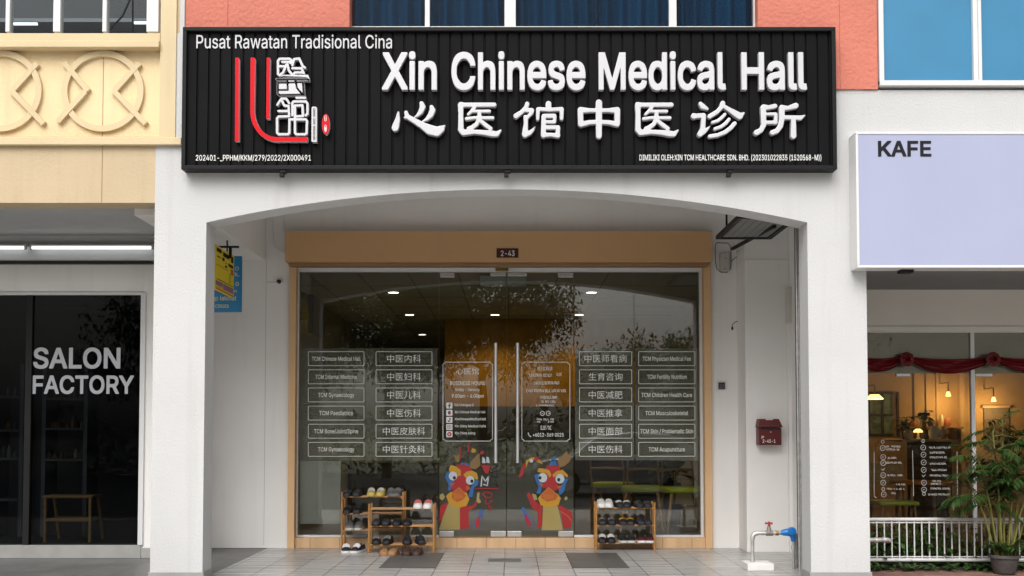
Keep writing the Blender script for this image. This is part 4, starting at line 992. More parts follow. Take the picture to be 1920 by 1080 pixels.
# upper window
y = .08; z0 = lz(62, y); z1 = z0 + 1.3
fr = MB()
for a, b2 in ((-140, -128), (-40, -30), (13.5, 21.5), (102.5, 116), (194.5, 202.5), (277, 299.5)): fr.box(W(a, 30, y).x, W(b2, 30, y).x, y - .03, y + .04, z0, z1)
wf = fr.build('upper_window', M_alu, H2, .004)
s = MB(); s.box(W(-140, 30, y).x, W(277, 30, y).x, y, y + .006, z0, z1); s.build('pane', GLASSU, wf)
s = MB(); s.box(XE, W(300, 30, y).x, 1.6, 1.65, z0 - .4, z1 + .3); s.build('room_lining', M_greyglass, wf)
s = MB(); xx = W(277, 30, y).x; s.box(XE, W(300, 30, .8).x, 1.35, 1.58, W(100, 45, 1.4).z, W(100, 38, 1.4).z); s.build('room_beam', mat('room beam', (.22, .23, .24), .6, .05), wf)
M_tube2 = emit('dim tube glow', (.85, .95, .95), 1.6)
s = MB(); s.tube([W(18, 45, 1.1), W(70, 45, 1.1)], .013, 8); s.tube([W(252, 43, 1.1), W(290, 43, 1.1)], .013, 8); s.build('room_tube', M_tube2, wf)
s = MB(); s.tube([W(262, -40, .5), W(230, 30, .5), W(204, 58, .5)], .008, 6); s.tube([W(249, -40, .6), W(249, 62, .6)], .008, 6); s.build('cable', M_blkm, wf)
# salon walkway ceiling, bulkhead, window wall
zc2 = lz(382, .2)
s = MB(); s.box(XE, XSR, .2, YS + .1, zc2, zc2 + .1); s.build('salon_ceiling', mat('salon ceiling', (.42, .42, .42), .8, .05), H2)
s = MB(); s.box(XE, XSR - .05, YS - .10, YS + .1, W(100, 487, YS - .1).z, zc2 - .001); s.build('bulkhead', mat('salon bulkhead', (.50, .50, .50), .8, .04), H2)
s = MB(); s.box(XE, W(284, 490, YS - .02).x, YS - .045, YS + .1, W(100, 494.5, YS - .05).z, W(100, 489, YS - .05).z - .002); s.build('shutter_slot', M_blk, H2)  # solid black strip paints the slot and the shadow line under the bulkhead
s = MB(); wx = W(268, 800, YS).x; zwt = W(100, 547, YS).z; zwb = W(100, 1022, YS).z
s.box(XE, XSR, YS, YS + .12, zwt, W(100, 495, YS).z - .003); s.box(wx, XSR, YS, YS + .12, 0.095, zwt - .0005); s.build('salon_wall', M_shade, H2)
s = MB(); s.box(XE, wx - .002, YS - .012, YS + .12, -.003, zwb); s.build('salon_plinth', M_gtile, H2, .003)
s = MB(); s.box(wx, XSR, YS - .012, YS + .12, -.003, .094); s.build('salon_plinth', M_gtile, H2, .003)
s = MB(); s.box(W(262, 800, YS).x, W(270, 800, YS - .02).x, YS - .02, YS + .02, zwb, W(100, 548, YS - .02).z); s.box(XE, W(262, 800, YS).x, YS - .02, YS + .02, W(100, 553, YS - .02).z, W(100, 547.5, YS - .02).z)
s.build('salon_frame', M_alu, H2, .003)
s = MB(); s.box(W(46, 800, YS).x, W(58, 800, YS).x, YS - .01, YS + .05, zwb, W(100, 553.2, YS).z); s.build('salon_mullion', M_blkm, H2, .003)
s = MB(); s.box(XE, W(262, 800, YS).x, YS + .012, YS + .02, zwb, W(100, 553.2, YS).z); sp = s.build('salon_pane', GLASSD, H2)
YD = YS + .009
bold_text('SALON', 62, 226, 652, 691, YD, .002, [M_grey], sp, 'lettering', d=.019, split=False, bevel=0.0)
bold_text('FACTORY', 61, 251, 704, 738.5, YD, .002, [M_grey], sp, 'lettering', d=.019, split=False, bevel=0.0)
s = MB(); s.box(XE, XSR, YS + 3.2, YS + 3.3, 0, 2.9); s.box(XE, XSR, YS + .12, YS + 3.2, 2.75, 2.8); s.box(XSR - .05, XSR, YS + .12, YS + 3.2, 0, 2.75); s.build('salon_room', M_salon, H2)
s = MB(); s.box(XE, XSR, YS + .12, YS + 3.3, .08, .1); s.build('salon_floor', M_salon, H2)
# fluorescent batten
M_tube = emit('fluorescent tube', (.92, .97, 1), 2.2)
yb_ = YS - .16
for a, b2, lab in ((-180, 51, 'long white fluorescent batten left of the joint above the salon'), (56, 289, 'long white fluorescent batten beside the white pillar above the salon')):
    t = thing('fluorescent_light', lab, 'fluorescent light', W((a+b2)/2, 460, yb_), 'fluorescent battens above the salon')
    s = MB(); p, q2 = W(a, 460, yb_), W(b2, 460, yb_); s.box(p.x, q2.x, yb_ - .012, YS - .102, p.z - .004, p.z + .012); s.build('housing', M_gtile, t, .003)
    s = MB(); c0, c1 = W(a + 3, 464.5, yb_), W(b2 - 3, 464.5, yb_); s.tube([c0, c1], .0125, 12); s.build('tube', M_tube, t)
    for x in (c0.x, c1.x):
        s = MB(); s.box(x - .008, x + .008, yb_ - .016, yb_ + .016, c0.z - .016, c0.z + .03); s.build('lamp_holder', M_gal, t)
# salon shelves and goods behind the glass
def shelfunit(px0, px1, rows, Y, label):
    t = thing('shelf_unit', label, 'shelf', W((px0+px1)/2, 1000, Y), 'shelf units in the dark salon')
    x0, x1 = W(px0, 800, Y).x, W(px1, 800, Y).x
    for x in (x0, x1):
        s = MB(); s.box(x - .02, x + .02, Y, Y + .3, .1, W(px0, rows[0] - 60, Y).z); s.build('upright', M_greyshelf, t)
    for r in rows:
        s = MB(); z = W(px0, r, Y).z; s.box(x0 + .021, x1 - .021, Y - .01, Y + .3, z - .025, z); s.build('shelf', M_shelf, t)
    return x0, x1
shelfunit(82, 160, (745, 802, 860, 930), YS + 1.0, 'grey open shelf unit with bottles behind the salon lettering')
shelfunit(-10, 40, (742, 805, 858, 935), YS + 1.0, 'grey open shelf unit at the left edge behind the salon glass')
GC = [mat('goods %s' % n, c, .4, .1) for n, c in (('cream', (.14, .12, .10)), ('amber', (.15, .06, .02)), ('pale', (.13, .13, .135)), ('brown', (.06, .03, .015)))]
rnd = random.Random(5)
for px0, px1, py in ((84, 158, 802), (84, 158, 860), (84, 158, 745), (-8, 38, 805), (-8, 38, 858), (-8, 38, 742)):
    x = px0 + 3
    while x < px1 - 3:
        Y = YS + 1.05 + rnd.uniform(0, .12); p = W(x, py, YS + 1.0); hh = rnd.uniform(.06, .13); r = rnd.uniform(.016, .03); c = W(x, py, Y).x; z = p.z
        s = MB(); s.lathe((c, Y, z), [(r, .001), (r, hh*.65), (r*.45, hh*.8), (r*.45, hh)], 10)
        tag(s.build('bottle', GC[rnd.randrange(4)]), 'small bottle standing on a shelf inside the dark salon', 'bottle', 'bottles on the salon shelves')
        x += rnd.uniform(6, 13)
# step stool
t = thing('step_stool', 'pine step stool standing behind the salon glass', 'stool', W(140, 1015, YS + .5))
Yq = YS + .45; xa, xb = W(82, 930, Yq).x, W(171, 930, Yq).x; zt = W(100, 929, Yq).z; zb0 = .1; zm = W(100, 972, Yq).z
s = MB(); s.box(xa - .012, xb + .012, Yq - .01, Yq + .24, zt - .024, zt); s.build('top_step', M_stool, t, .004)
s = MB(); s.box(xa + .026, xb - .026, Yq - .005, Yq + .30, zm - .03, zm); s.build('lower_step', M_stool, t, .004)
for x in (xa, xb - .025):
    s = MB(); s.box(x, x + .025, Yq, Yq + .03, zb0, zt - .0245); s.build('leg', M_stool, t)
    s = MB(); s.add([(x, Yq + .20, zt - .0245), (x + .025, Yq + .20, zt - .0245), (x + .025, Yq + .34, zb0), (x, Yq + .34, zb0), (x, Yq + .23, zt - .0245), (x + .025, Yq + .23, zt - .0245), (x + .025, Yq + .37, zb0), (x, Yq + .37, zb0)], [(0,1,2,3),(4,7,6,5),(0,3,7,4),(1,5,6,2),(0,4,5,1),(3,2,6,7)]); s.build('leg', M_stool, t)

# ================================================================== RIGHT (CAFE) SHOPHOUSE
H3 = thing('shophouse', 'white shophouse with blue upper windows and warm lit cafe front', 'shophouse', (5, 0, 0))
XE2 = 9.5
zk = W(1700, 543, YK - .02).z
s = MB(); s.box(PXR + .0005, XE2, .0, .22, zk, W(1700, 169, 0).z); s.box(W(1590, 100, 0).x*0 + PXR - .15, PXR, -.0015, .0, W(1600, 168, 0).z - .03, W(1600, 168, 0).z); s.build('white_beam', M_white, H3)
# blue window
y = -.005; z0 = W(1700, 160, y).z; z1 = z0 + 1.6
x0 = W(1646, 80, y).x
s = MB()
for a, b2 in ((1646, 1655), (1822, 1831), (1831.5, 1838), (2010, 2022), (2200, 2212)): s.box(W(a, 80, y).x, W(b2, 80, y).x, y - .03, .05, z0, z1)
s.box(W(1646, 80, y).x, W(2212, 80, y).x, y - .035, .05, z0 - .012, z0 + .03); wf = s.build('upper_window', M_alu, H3, .004)
for a, b2 in ((1655, 1822), (1838, 2010), (2022, 2200)):
    s = MB(); s.box(W(a, 80, y).x, W(b2, 80, y).x, .0, .01, z0 + .03, z1); s.build('pane', M_bluefilm, wf)
s = MB(); s.box(PXR - .1, XE2, .05, .22, W(1700, 169, 0).z, z1); s.build('upper_wall', M_white, H3)
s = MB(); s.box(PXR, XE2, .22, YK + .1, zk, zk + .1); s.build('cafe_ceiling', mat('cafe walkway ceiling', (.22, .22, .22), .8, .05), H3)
s = MB(); zkb = W(1700, 612, YK - .02).z; s.box(PXR - .0, XE2, YK - .02, YK + .18, zkb, zk - .001); s.build('cafe_beam', M_cafebeam, H3)
zkt = W(1700, 624, YK).z; zkg = W(1700, 970, YK).z
s = MB(); s.box(PXR, XE2, YK - .035, YK + .03, zkt + .012, zkb); s.box(PXR, XE2, YK - .02, YK + .03, zkt, zkt + .012); s.build('cafe_frame', M_cafebeam, H3, .003)
s = MB(); s.box(PXR - .02, XE2, YK + .004, YK + .010, .02, zkt); gp = s.build('cafe_pane', GLASSC, H3)
s = MB(); s.box(W(1821, 800, YK).x, W(1828.5, 800, YK).x, YK - .015, YK + .03, .02, zkt); s.build('cafe_mullion', M_alu, H3, .003)
s = MB(); s.box(PXR, XE2, YK + .02, YK + .06, W(1700, 699, YK).z, zkt); s.build('transom_board', mat('transom board', (.66, .61, .49), .8, .06), H3)
for a, b2 in ((1681, 1707), (1829, 1861)):
    s = MB(); s.pbox(a, b2, 700.5, 706, YK - .015, .03); s.build('patch_fitting', M_patch, H3, .002)
s = MB(); s.box(PXR, XE2, YK + .0, YK + .1, -.003, .02); s.build('cafe_sill', M_gtile, H3)
YCW = YK + 3.2
s = MB(); s.box(PXR + .001, XE2, YCW, YCW + .1, 0, 3.0); s.box(PXR + .001, PXR + .06, YK + .1, YCW, 0, 3.0); s.box(XE2 - .1, XE2, YK + .1, YCW, 0, 3.); s.build('cafe_wall', M_cream, H3)
s = MB(); s.box(PXR, XE2, YK + .1, YCW, 2.62, 2.7); s.build('cafe_ceiling', mat('cafe room ceiling', (.4, .33, .22), .8, .05), H3)
s = MB(); s.box(PXR, XE2, YK + .1, YCW, -.01, .02); s.build('cafe_floor', mat('cafe floor', (.10, .065, .035), .4, .15), H3)
s = MB()
for px in (1715, 1737, 1756): s.box(W(px, 700, YCW).x - .015, W(px, 700, YCW).x + .015, YCW - .02, YCW - .001, .8, 2.6)
s.box(W(1795, 700, YCW).x, W(1803, 700, YCW).x, YCW - .08, YCW - .001, .02, 2.6); s.build('wall_moulding', mat('cafe moulding', (.42, .30, .16), .7, .05), H3)
# cafe lamps: the lit lamps seen inside
def cafe_lamp(px, py, Y, label, e, cat='lamp', rad=.03):
    p = W(px, py, Y); t = thing('wall_lamp', label, cat, p, 'lit lamps in the cafe')
    s = MB(); s.lathe((p.x, p.y, p.z), [(rad*.5, .05), (rad, 0), (rad*.9, -.005), (rad*.3, -.006)], 16); s.build('lamp_shade', emit('lamp glow', (1, .62, .2), 4), t)
    s = MB(); s.tube([(p.x, p.y, p.z + .05), (p.x, p.y, p.z + .16), (p.x, min(p.y + .25, YCW - .002), p.z + .16)], .008, 6); s.build('lamp_arm', M_brass, t)
    ld = bpy.data.lights.new('lamp', 'POINT'); ld.energy = e; ld.color = (1, .60, .22); ld.shadow_soft_size = .05
    lo = bpy.data.objects.new('lamp', ld); COL.objects.link(lo); attach(lo, t); lo.location = (p.x, p.y - .03, p.z - .08)
cafe_lamp(1863, 752, YCW - .25, 'small lit wall lamp above the framed panel in the cafe', 9)
cafe_lamp(1778, 742, YCW - .25, 'small lit wall lamp between cafe wall mouldings', 8)
cafe_lamp(1640, 748, YCW - .9, 'wide amber pendant lamp in front of the cafe inner window', 7, 'lamp', .10)
# inner window
t = thing('inner_window', 'dark framed grid window on the cafe inner wall with green outside', 'window', W(1645, 815, YCW))
Yq = YCW - .012; s = MB(); a, b2 = W(1618, 735, Yq), W(1674, 817, Yq)
for px in (1618, 1643, 1671): s.box(W(px, 1, Yq).x - .012, W(px, 1, Yq).x + .012, Yq - .03, Yq + .01, b2.z, a.z)
for py in (737, 778, 815): zz = W(1640, py, Yq).z; s.box(a.x, b2.x, Yq - .027, Yq + .01, zz - .012, zz + .012)
s.build('window_grid', mat('dark timber', (.05, .03, .015), .5, .1), t)
s = MB(); s.box(a.x, b2.x, Yq + .004, Yq + .008, b2.z, a.z)
m = mat('garden view glass', (.20, .28, .17), .4, .5, 14); s.build('pane', m, t)
# picture panel
t = thing('wall_panel', 'grey framed panel on the cafe wall under the lamp', 'picture', W(1870, 840, YCW))
s = MB(); s.pbox(1845, 1893, 765, 838, YCW - .03, .028); s.build('panel_board', mat('grey board', (.16, .13, .10), .6, .15), t, .004)
s = MB(); s.pbox(1843, 1895, 760, 765, YCW - .06, .058); s.build('panel_ledge', mat('ledge', (.4, .3, .2), .6, .1), t, .004)
# counter with curved front and things on it
t = thing('cafe_counter', 'curved wooden counter inside the cafe', 'counter', W(1740, 950, YK + 1.6))
Yc = YK + 1.5
s = MB(); a, b2 = W(1690, 823, Yc), W(1795, 823, Yc); s.box(a.x, b2.x, Yc, Yc + .6, a.z - .03, a.z); s.build('counter_top', M_oak, t, .01)
s = MB(); n = 14; vs = []
for k in range(n + 1):
    u = k/n; x = a.x + .08 + (b2.x - a.x - .12)*u; yy = Yc + .06 + .05*math.sin(u*math.pi)
    vs += [(x, yy, .02), (x, yy, a.z - .031)]
s.add(vs, [(2*k, 2*k+2, 2*k+3, 2*k+1) for k in range(n)], 0, True); s.build('counter_front', woodmat('dark walnut', (.06, .028, .010), (.12, .06, .02)), t)
t = thing('cafe_table', 'low orange wooden table behind the cafe glass lettering', 'table', W(1750, 960, YK + .7))
Yc = YK + .7; zt = W(1750, 905, Yc).z
s = MB(); s.lathe((W(1752, 900, Yc).x, Yc + .3, zt - .03), [(.30, 0), (.32, .01), (.32, .03), (.30, .035)], 28); s.build('tabletop', mat('orange varnish', (.42, .17, .02), .35, .1), t)
for dx, dy in ((-.18, .1), (.18, .1), (-.18, .5), (.18, .5)):
    s = MB(); s.tube([(W(1752, 900, Yc).x + dx, Yc + dy, zt - .03), (W(1752, 900, Yc).x + dx*1.2, Yc + dy, .02)], .018, 8); s.build('leg', M_oak, t)
def simplechair(x, y, c, label, h=.45):
    t = thing('chair', label, 'chair', (x, y, .02), 'chairs inside the cafe')
    s = MB(); s.box(x - .2, x + .2, y - .2, y + .2, h, h + .04); s.build('seat', c, t, .015)
    for sx in (-1, 1):
        for sy in (-1, 1): s = MB(); s.tube([(x + sx*.16, y + sy*.16, h), (x + sx*.19, y + sy*.19, .02)], .015, 8); s.build('leg', M_oak, t)
    s = MB(); s.box(x - .19, x + .19, y + .17, y + .2, h + .2, h + .42); s.tube([(x - .17, y + .18, h), (x - .17, y + .185, h + .25)], .012, 6); s.tube([(x + .17, y + .18, h), (x + .17, y + .185, h + .25)], .012, 6); s.build('backrest', M_oak, t, .01)
simplechair(W(1680, 900, YK + .8).x, YK + .9, M_green, 'green seat chair behind the left column of cafe glass lettering')
simplechair(W(1870, 900, YK + 1.0).x, YK + 1.1, mat('orange seat', (.40, .17, .02), .5, .1), 'orange seat chair behind the potted palm')
Yc = YK + 1.75; zt = W(1740, 823, YK + 1.5).z
potplant(W(1694, 820, Yc).x + .03, Yc, zt, .16, 12, 'small leafy plant at the left end of the cafe counter', .12, .06, .05, 11, 'plants on the cafe counter')
potplant(W(1733, 820, Yc).x, Yc, zt, .20, 14, 'taller dark leafy plant in the middle of the cafe counter', .13, .07, .06, 12, 'plants on the cafe counter')
t = thing('table_lamp', 'small glowing mushroom lamp on the cafe counter', 'lamp', (W(1715, 820, Yc).x, Yc - .1, zt))
p = W(1715, 820, Yc); s = MB(); s.lathe((p.x, Yc - .1, zt), [(.03, 0), (.012, .02), (.012, .075)], 12); s.build('lamp_base', mat('cream ceramic', (.6, .5, .35), .4, .05), t)
s = MB(); s.lathe((p.x, Yc - .1, zt + .07), [(.05, 0), (.045, .02), (.02, .04)], 14); s.build('lamp_shade', emit('warm shade glow', (1, .66, .25), 3), t)
s = MB(); p = W(1768, 815, Yc); s.lathe((p.x, Yc, zt), [(.03, 0), (.055, .04), (.05, .09), (.02, .12), (.022, .14)], 14); tag(s.build('vase', mat('cream vase', (.55, .42, .25), .4, .1)), 'round cream vase at the right of the cafe counter', 'vase')
t = thing('wall_shelf', 'wooden wall shelf crowded with small pots inside the cafe', 'shelf', W(1740, 795, YCW))
s = MB(); a, b2 = W(1686, 800, YCW - .1), W(1800, 800, YCW - .1); s.box(a.x, b2.x, YCW - .22, YCW - .002, a.z - .025, a.z); s.build('shelf_board', M_oak, t, .004)
for x in (a.x + .15, b2.x - .15):
    s = MB(); s.box(x - .01, x + .01, YCW - .2, YCW - .003, a.z - .12, a.z - .026); s.build('shelf_bracket', M_brass, t)
rnd = random.Random(77); x = a.x + .05; k = 0
CP = [mat('cafe pot %s' % n, c, .5, .1) for n, c in (('cream', (.5, .42, .3)), ('rust', (.32, .11, .04)), ('white', (.6, .58, .52)), ('dark', (.05, .04, .035)))]
while x < b2.x - .05:
    r = rnd.uniform(.025, .05); hh = rnd.uniform(.06, .15)
    s = MB(); s.lathe((x, YCW - .11, a.z), [(r*.7, .0005), (r, hh*.4), (r*.85, hh*.8), (r*.5, hh)], 14)
    tag(s.build('small_pot', CP[k % 4]), 'small pot standing on the wall shelf inside the cafe', 'pot', 'pots on the cafe wall shelf'); k += 1
    x += 2*r + rnd.uniform(.01, .06)
for i, (px, r, hh, c, lab) in enumerate(((1703, .05, .10, 0, 'cream jar near the left end of the cafe counter'), (1752, .06, .14, 2, 'white jar on the cafe counter beside the tall plant'), (1784, .045, .12, 1, 'rust coloured jar at the right end of the cafe counter'))):
    Yc = YK + 1.62; s = MB(); s.lathe((W(px, 820, Yc).x, Yc, W(1740, 823, YK + 1.5).z), [(r*.8, .0005), (r, hh*.3), (r, hh*.75), (r*.6, hh*.9), (r*.65, hh)], 16); tag(s.build('jar', CP[c]), lab, 'jar', 'jars on the cafe counter')
# swag
SW = thing('red_swag', 'red satin swag with two rosettes across the cafe transom', 'swag', W(1770, 690, YK))
def swag(px0, px1, yt0, yt1, sag, hw):
    s = MB(); n, m = 30, 14; vs = []
    for i in range(n + 1):
        u = i/n; px = px0 + (px1 - px0)*u; c = 4*u*(1-u)
        top = yt0 + (yt1-yt0)*u + sag*.35*c; bot = top + hw*(.45 + .55*c) + sag*.25*c
        for j in range(m + 1):
            v = j/m; py = top + (bot - top)*v; p = W(px, py, YK - .02); p.y -= .018 + .012*math.sin(v*9*math.pi*.7 + .8*math.sin(u*6)); vs.append(p)
    s.add(vs, [(i*(m+1)+j, (i+1)*(m+1)+j, (i+1)*(m+1)+j+1, i*(m+1)+j+1) for i in range(n) for j in range(m)], 0, True)
    s.build('drape', M_swag, SW)
swag(1600, 1693, 668, 668, 12, 22); swag(1706, 1852, 669, 669, 13, 24); swag(1866, 2030, 669, 669, 13, 24)
for cx, cy in ((1698.5, 674), (1860, 674)):
    s = MB(); c = W(cx, cy, YK - .06); rnd = random.Random(int(cx))
    for ring, (rr, npet, tilt_) in enumerate(((.064, 9, .25), (.046, 7, .6), (.028, 5, 1.0), (.010, 3, 1.3))):
        for k in range(npet):
            a = 2*math.pi*(k + .5*(ring % 2))/npet + rnd.uniform(-.15, .15); d = Vector((math.cos(a), -tilt_*.5, math.sin(a)))
            leaf = []
            sd2 = Vector((-math.sin(a), 0, math.cos(a)))
            for u, ww in ((0, .4), (.5, 1), (.85, .9), (1, .3)):
                pc_ = c + Vector((math.cos(a), 0, math.sin(a)))*rr*(.15 + .9*u) + Vector((0, -.012*ring - .03*math.sin(u*2.4), 0))
                leaf += [pc_ - sd2*rr*.55*ww, pc_ + Vector((0, -.018, 0)), pc_ + sd2*rr*.55*ww]
            s.add(leaf, [(3*i+j, 3*i+j+1, 3*i+j+4, 3*i+j+3) for i in range(3) for j in range(2)], 0, True)
    s.build('rosette', M_swag, SW)
# cafe glass lettering
s = MB(); Yv = YK + .001
ic = [(1655, 828, 0), (1655, 840, 1), (1656, 857, 1), (1656, 868, 1), (1656, 880, 2), (1656, 891, 1), (1656, 905, 1), (1656, 917, 0), (1657, 927, 1), (1731, 827, 0), (1731, 839, 1), (1731.5, 852.5, 1), (1732, 867, 1), (1732, 881, 1), (1732, 892, 2), (1732.5, 905, 1), (1732.5, 918, 1), (1732.5, 926, 0)]
for cx, cy, k in ic:
    if k == 1: ring_px(s, cx, cy, 5, 5.2, .8, Yv); line_px(s, [(cx - 1.5, cy + 1), (cx + 1.2, cy - 1)], .9, Yv)
    elif k == 0: ring_px(s, cx, cy, 3, 3.4, .8, Yv)
    else: line_px(s, [(cx - 3, cy - 1), (cx - .5, cy + 2), (cx + 3, cy - 2)], .9, Yv)
for i, (a, b2, cy) in enumerate(((1661, 1688, 837), (1662, 1688, 842.5), (1663, 1683, 858.5), (1662, 1691, 867.5), (1664, 1693, 891), (1681, 1697, 908), (1663, 1697, 916.5), (1672, 1680, 925), (1740, 1782, 839), (1744, 1771, 848.5), (1744, 1775, 857.5), (1744, 1775, 869.5), (1744, 1775, 881), (1744, 1778, 891.5), (1746, 1764, 902), (1746, 1766, 907), (1745, 1782, 916), (1741, 1781, 927))):
    scribble(s, a, b2, cy, 2.6, Yv, 0, 40 + i)
line_px(s, [(1639, 847), (1639, 930), (1644, 934)], .8, Yv); line_px(s, [(1711, 845), (1713, 930)], .8, Yv); line_px(s, [(1794.5, 847), (1795, 934)], .8, Yv)
s.build('lettering', M_dim, gp)
# light box sign
YKS = -.17
KS = thing('light_box_sign', 'lavender cafe light box with white frame and black lettering', 'sign', W(1800, 500, YKS))
xa = W(1605, 300, YKS).x; za, zb2 = W(1700, 247, YKS).z, W(1700, 502, YKS).z
s = MB(); b = .02
s.box(xa, XE2 - .5, YKS, -.003, za - b, za); s.box(xa, XE2 - .5, YKS, -.003, zb2, zb2 + b); s.box(xa, xa + b, YKS, -.003, zb2 + b, za - b); s.box(XE2 - .52, XE2 - .5, YKS, -.003, zb2 + b, za - b)
s.build('box_frame', M_alu, KS, .004)
s = MB(); s.box(xa + b, XE2 - .52, YKS + .006, -.01, zb2 + b, za - b); pf = s.build('box_face', M_lav, KS)
bold_text('KAFE', 1646.5, 1746, 264, 293.5, YKS + .003, .002, [M_dark], pf, 'lettering', d=.022, split=False, bevel=0.)
s = MB(); c = W(1698, 505, -.05); s.box(c.x - .05, c.x + .05, -.09, -.004, c.z - .03, c.z); s.build('mounting_bracket', M_blkm, KS, .003)
# railing
RA = thing('railing', 'white metal railing in front of the cafe planting', 'railing', W(1780, 1052, .82))
YR = .82
s = MB(); p0, p1 = W(1612, 975, YR).x, XE2
def rl(py): return W(1700, py, YR).z
s.tube([(p0, YR, rl(974)), (p1, YR, rl(974))], .016, 10); s.tube([(p0, YR, rl(980)), (p1, YR, rl(980))], .006, 8); s.build('top_rail', M_rail, RA)
s = MB(); s.tube([(p0, YR, rl(1050)), (p1, YR, rl(1050))], .016, 10); s.tube([(p0, YR, rl(1044)), (p1, YR, rl(1044))], .006, 8); s.build('bottom_rail', M_rail, RA)
k = 0
while 1630 + 14.05*k < 2010:
    x = W(1630 + 14.05*k, 1000, YR).x; s = MB(); s.tube([(x, YR, rl(976)), (x, YR, rl(1048))], .0065, 8); s.build('baluster', M_rail, RA); k += 1
for px in (1620, 2000):
    s = MB(); x = W(px, 1000, YR).x; s.tube([(x, YR + .05, 0), (x, YR + .05, rl(974))], .018, 10); s.build('post', M_rail, RA)
s = MB(); Yp = .62; s.tube([W(1600, 1013, Yp), W(1664, 1012, Yp), W(1669, 1014, Yp), (W(1672, 1016, Yp) + Vector((0, .1, 0)))], .020, 10); s.tube([W(1640, 1013, Yp), W(1645, 1013, Yp)], .026, 10); s.tube([W(1655, 1012.5, Yp), W(1660, 1012.5, Yp)], .026, 10)
tag(s.build('drain_pipe', M_gal, None), 'short grey pipe stub sticking out from the right pillar before the railing', 'pipe')
# ground cover
rnd = random.Random(9); s = MB()
for k in range(3800):
    x = rnd.uniform(PXR + .05, 6.0); yy = rnd.uniform(.86, 1.5); hz = .02 + abs(rnd.gauss(0, .13)) + .10*max(0, math.sin(x*5 + yy*3)); a = rnd.uniform(0, 6.28)
    if hz > .42: continue
    leaf_blade(s, (x, yy, hz), (math.cos(a), math.sin(a)*.8 - .25, rnd.uniform(-.1, .9)), rnd.uniform(.06, .17), rnd.uniform(.02, .055), rnd.uniform(.2, .9))
for k in range(420):
    x = rnd.uniform(PXR + .05, 6.0); yy = rnd.uniform(.70, .84); a = rnd.uniform(0, 6.28)
    leaf_blade(s, (x, yy, rnd.uniform(.01, .06)), (math.cos(a), math.sin(a)*.6 - .3, rnd.uniform(0, .6)), rnd.uniform(.05, .12), rnd.uniform(.02, .04), .5)
for k in range(60):
    x = rnd.uniform(PXR + .05, 6.0); yy = rnd.uniform(.95, 1.45); s.tube([(x, yy, .01), (x + rnd.uniform(-.1, .1), yy - .05, rnd.uniform(.2, .4))], .004, 5, 1)
s.build('ground_cover', [M_leafd, M_stem], kind='stuff', label='dark leafy ground cover growing behind and under the white railing')
# potted palm
PP = thing('potted_palm', 'tall leafy bamboo palm in grey pot before the cafe railing', 'potted plant', W(1858, 1072, .52))
bp = FL(1858, 1068, .0); bp = Vector((bp.x, .55, 0)); 
s = MB(); zrim = W(1858, 1041, .5).z; pot(s, (bp.x, bp.y, 0), .085, .118, zrim); s.build('pot', M_pot, PP)
s = MB(); s.lathe((bp.x, bp.y, zrim*.8), [(.10, 0), (.10, .012)], 18); s.build('pot_soil', M_soil, PP)
st = MB(); lf = MB(); rnd = random.Random(21)
def frond(base, dirv, L, nleaf, droop, lw=.020, ll=.15):
    d = Vector(dirv).normalized(); pts = []
    for i in range(9):
        u = i/8; pts.append(Vector(base) + d*L*u - Vector((0, 0, droop*L*u*u)))
    st.tube(pts, [.004*(1 - .8*i/8) for i in range(9)], 5, 0, False)
    for i in range(nleaf):
        u = .18 + .82*i/(nleaf - 1); k = u*8; j = min(int(k), 7); p = pts[j].lerp(pts[j+1], k - j); tg = (pts[j+1] - pts[j]).normalized()
        sd_ = tg.cross(Vector((0, 0, 1))); sd_ = sd_.normalized() if sd_.length > .05 else Vector((1, 0, 0))
        for sg in (-1, 1):
            dd = tg*.75 + sd_*sg*.9 + Vector((0, 0, rnd.uniform(-.05, .25)))
            leaf_blade(lf, p, dd, ll*(.6 + .6*math.sin(math.pi*min(u + .1, 1)))*rnd.uniform(.8, 1.15), lw*rnd.uniform(.8, 1.3), rnd.uniform(.25, .6))
tops = [(-.30, .02, .82), (.38, .0, .92), (-.16, .06, .72), (.22, -.06, .8), (-.22, .00, 1.02), (-.10, -.05, 1.18), (.02, .03, 1.28), (.12, -.04, 1.12), (.25, .02, 1.05), (.32, .06, 1.2), (-.05, .08, .95), (.17, .1, .9)]
for i, (dx, dy, hz) in enumerate(tops):
    b0 = bp + Vector((dx*.22, dy*.3, zrim*.85)); tp = bp + Vector((dx, dy, hz)); md = b0.lerp(tp, .5) + Vector((dx*-.1, 0, 0))
    st.tube([b0, md, tp], [.009, .008, .005], 7)
    for j in range(9):
        a = 2*math.pi*j/9*1.0 + i*.9 + rnd.uniform(-.3, .3); u = rnd.uniform(.62, 1.0); p = md.lerp(tp, (u - .5)*2)
        frond(p, (math.cos(a), math.sin(a)*.7, rnd.uniform(.2, 1.0)), rnd.uniform(.24, .38), 14, rnd.uniform(.3, .7), .0145, .13)
for j in range(26):
    a = rnd.uniform(0, 6.28); frond(bp + Vector((0, 0, zrim*.9)), (math.cos(a), math.sin(a)*.7, rnd.uniform(.9, 2.2)), rnd.uniform(.18, .30), 10, rnd.uniform(.3, .6), .013, .10)
st.build('stem', M_stem, PP); lf.build('foliage', M_leaf, PP)

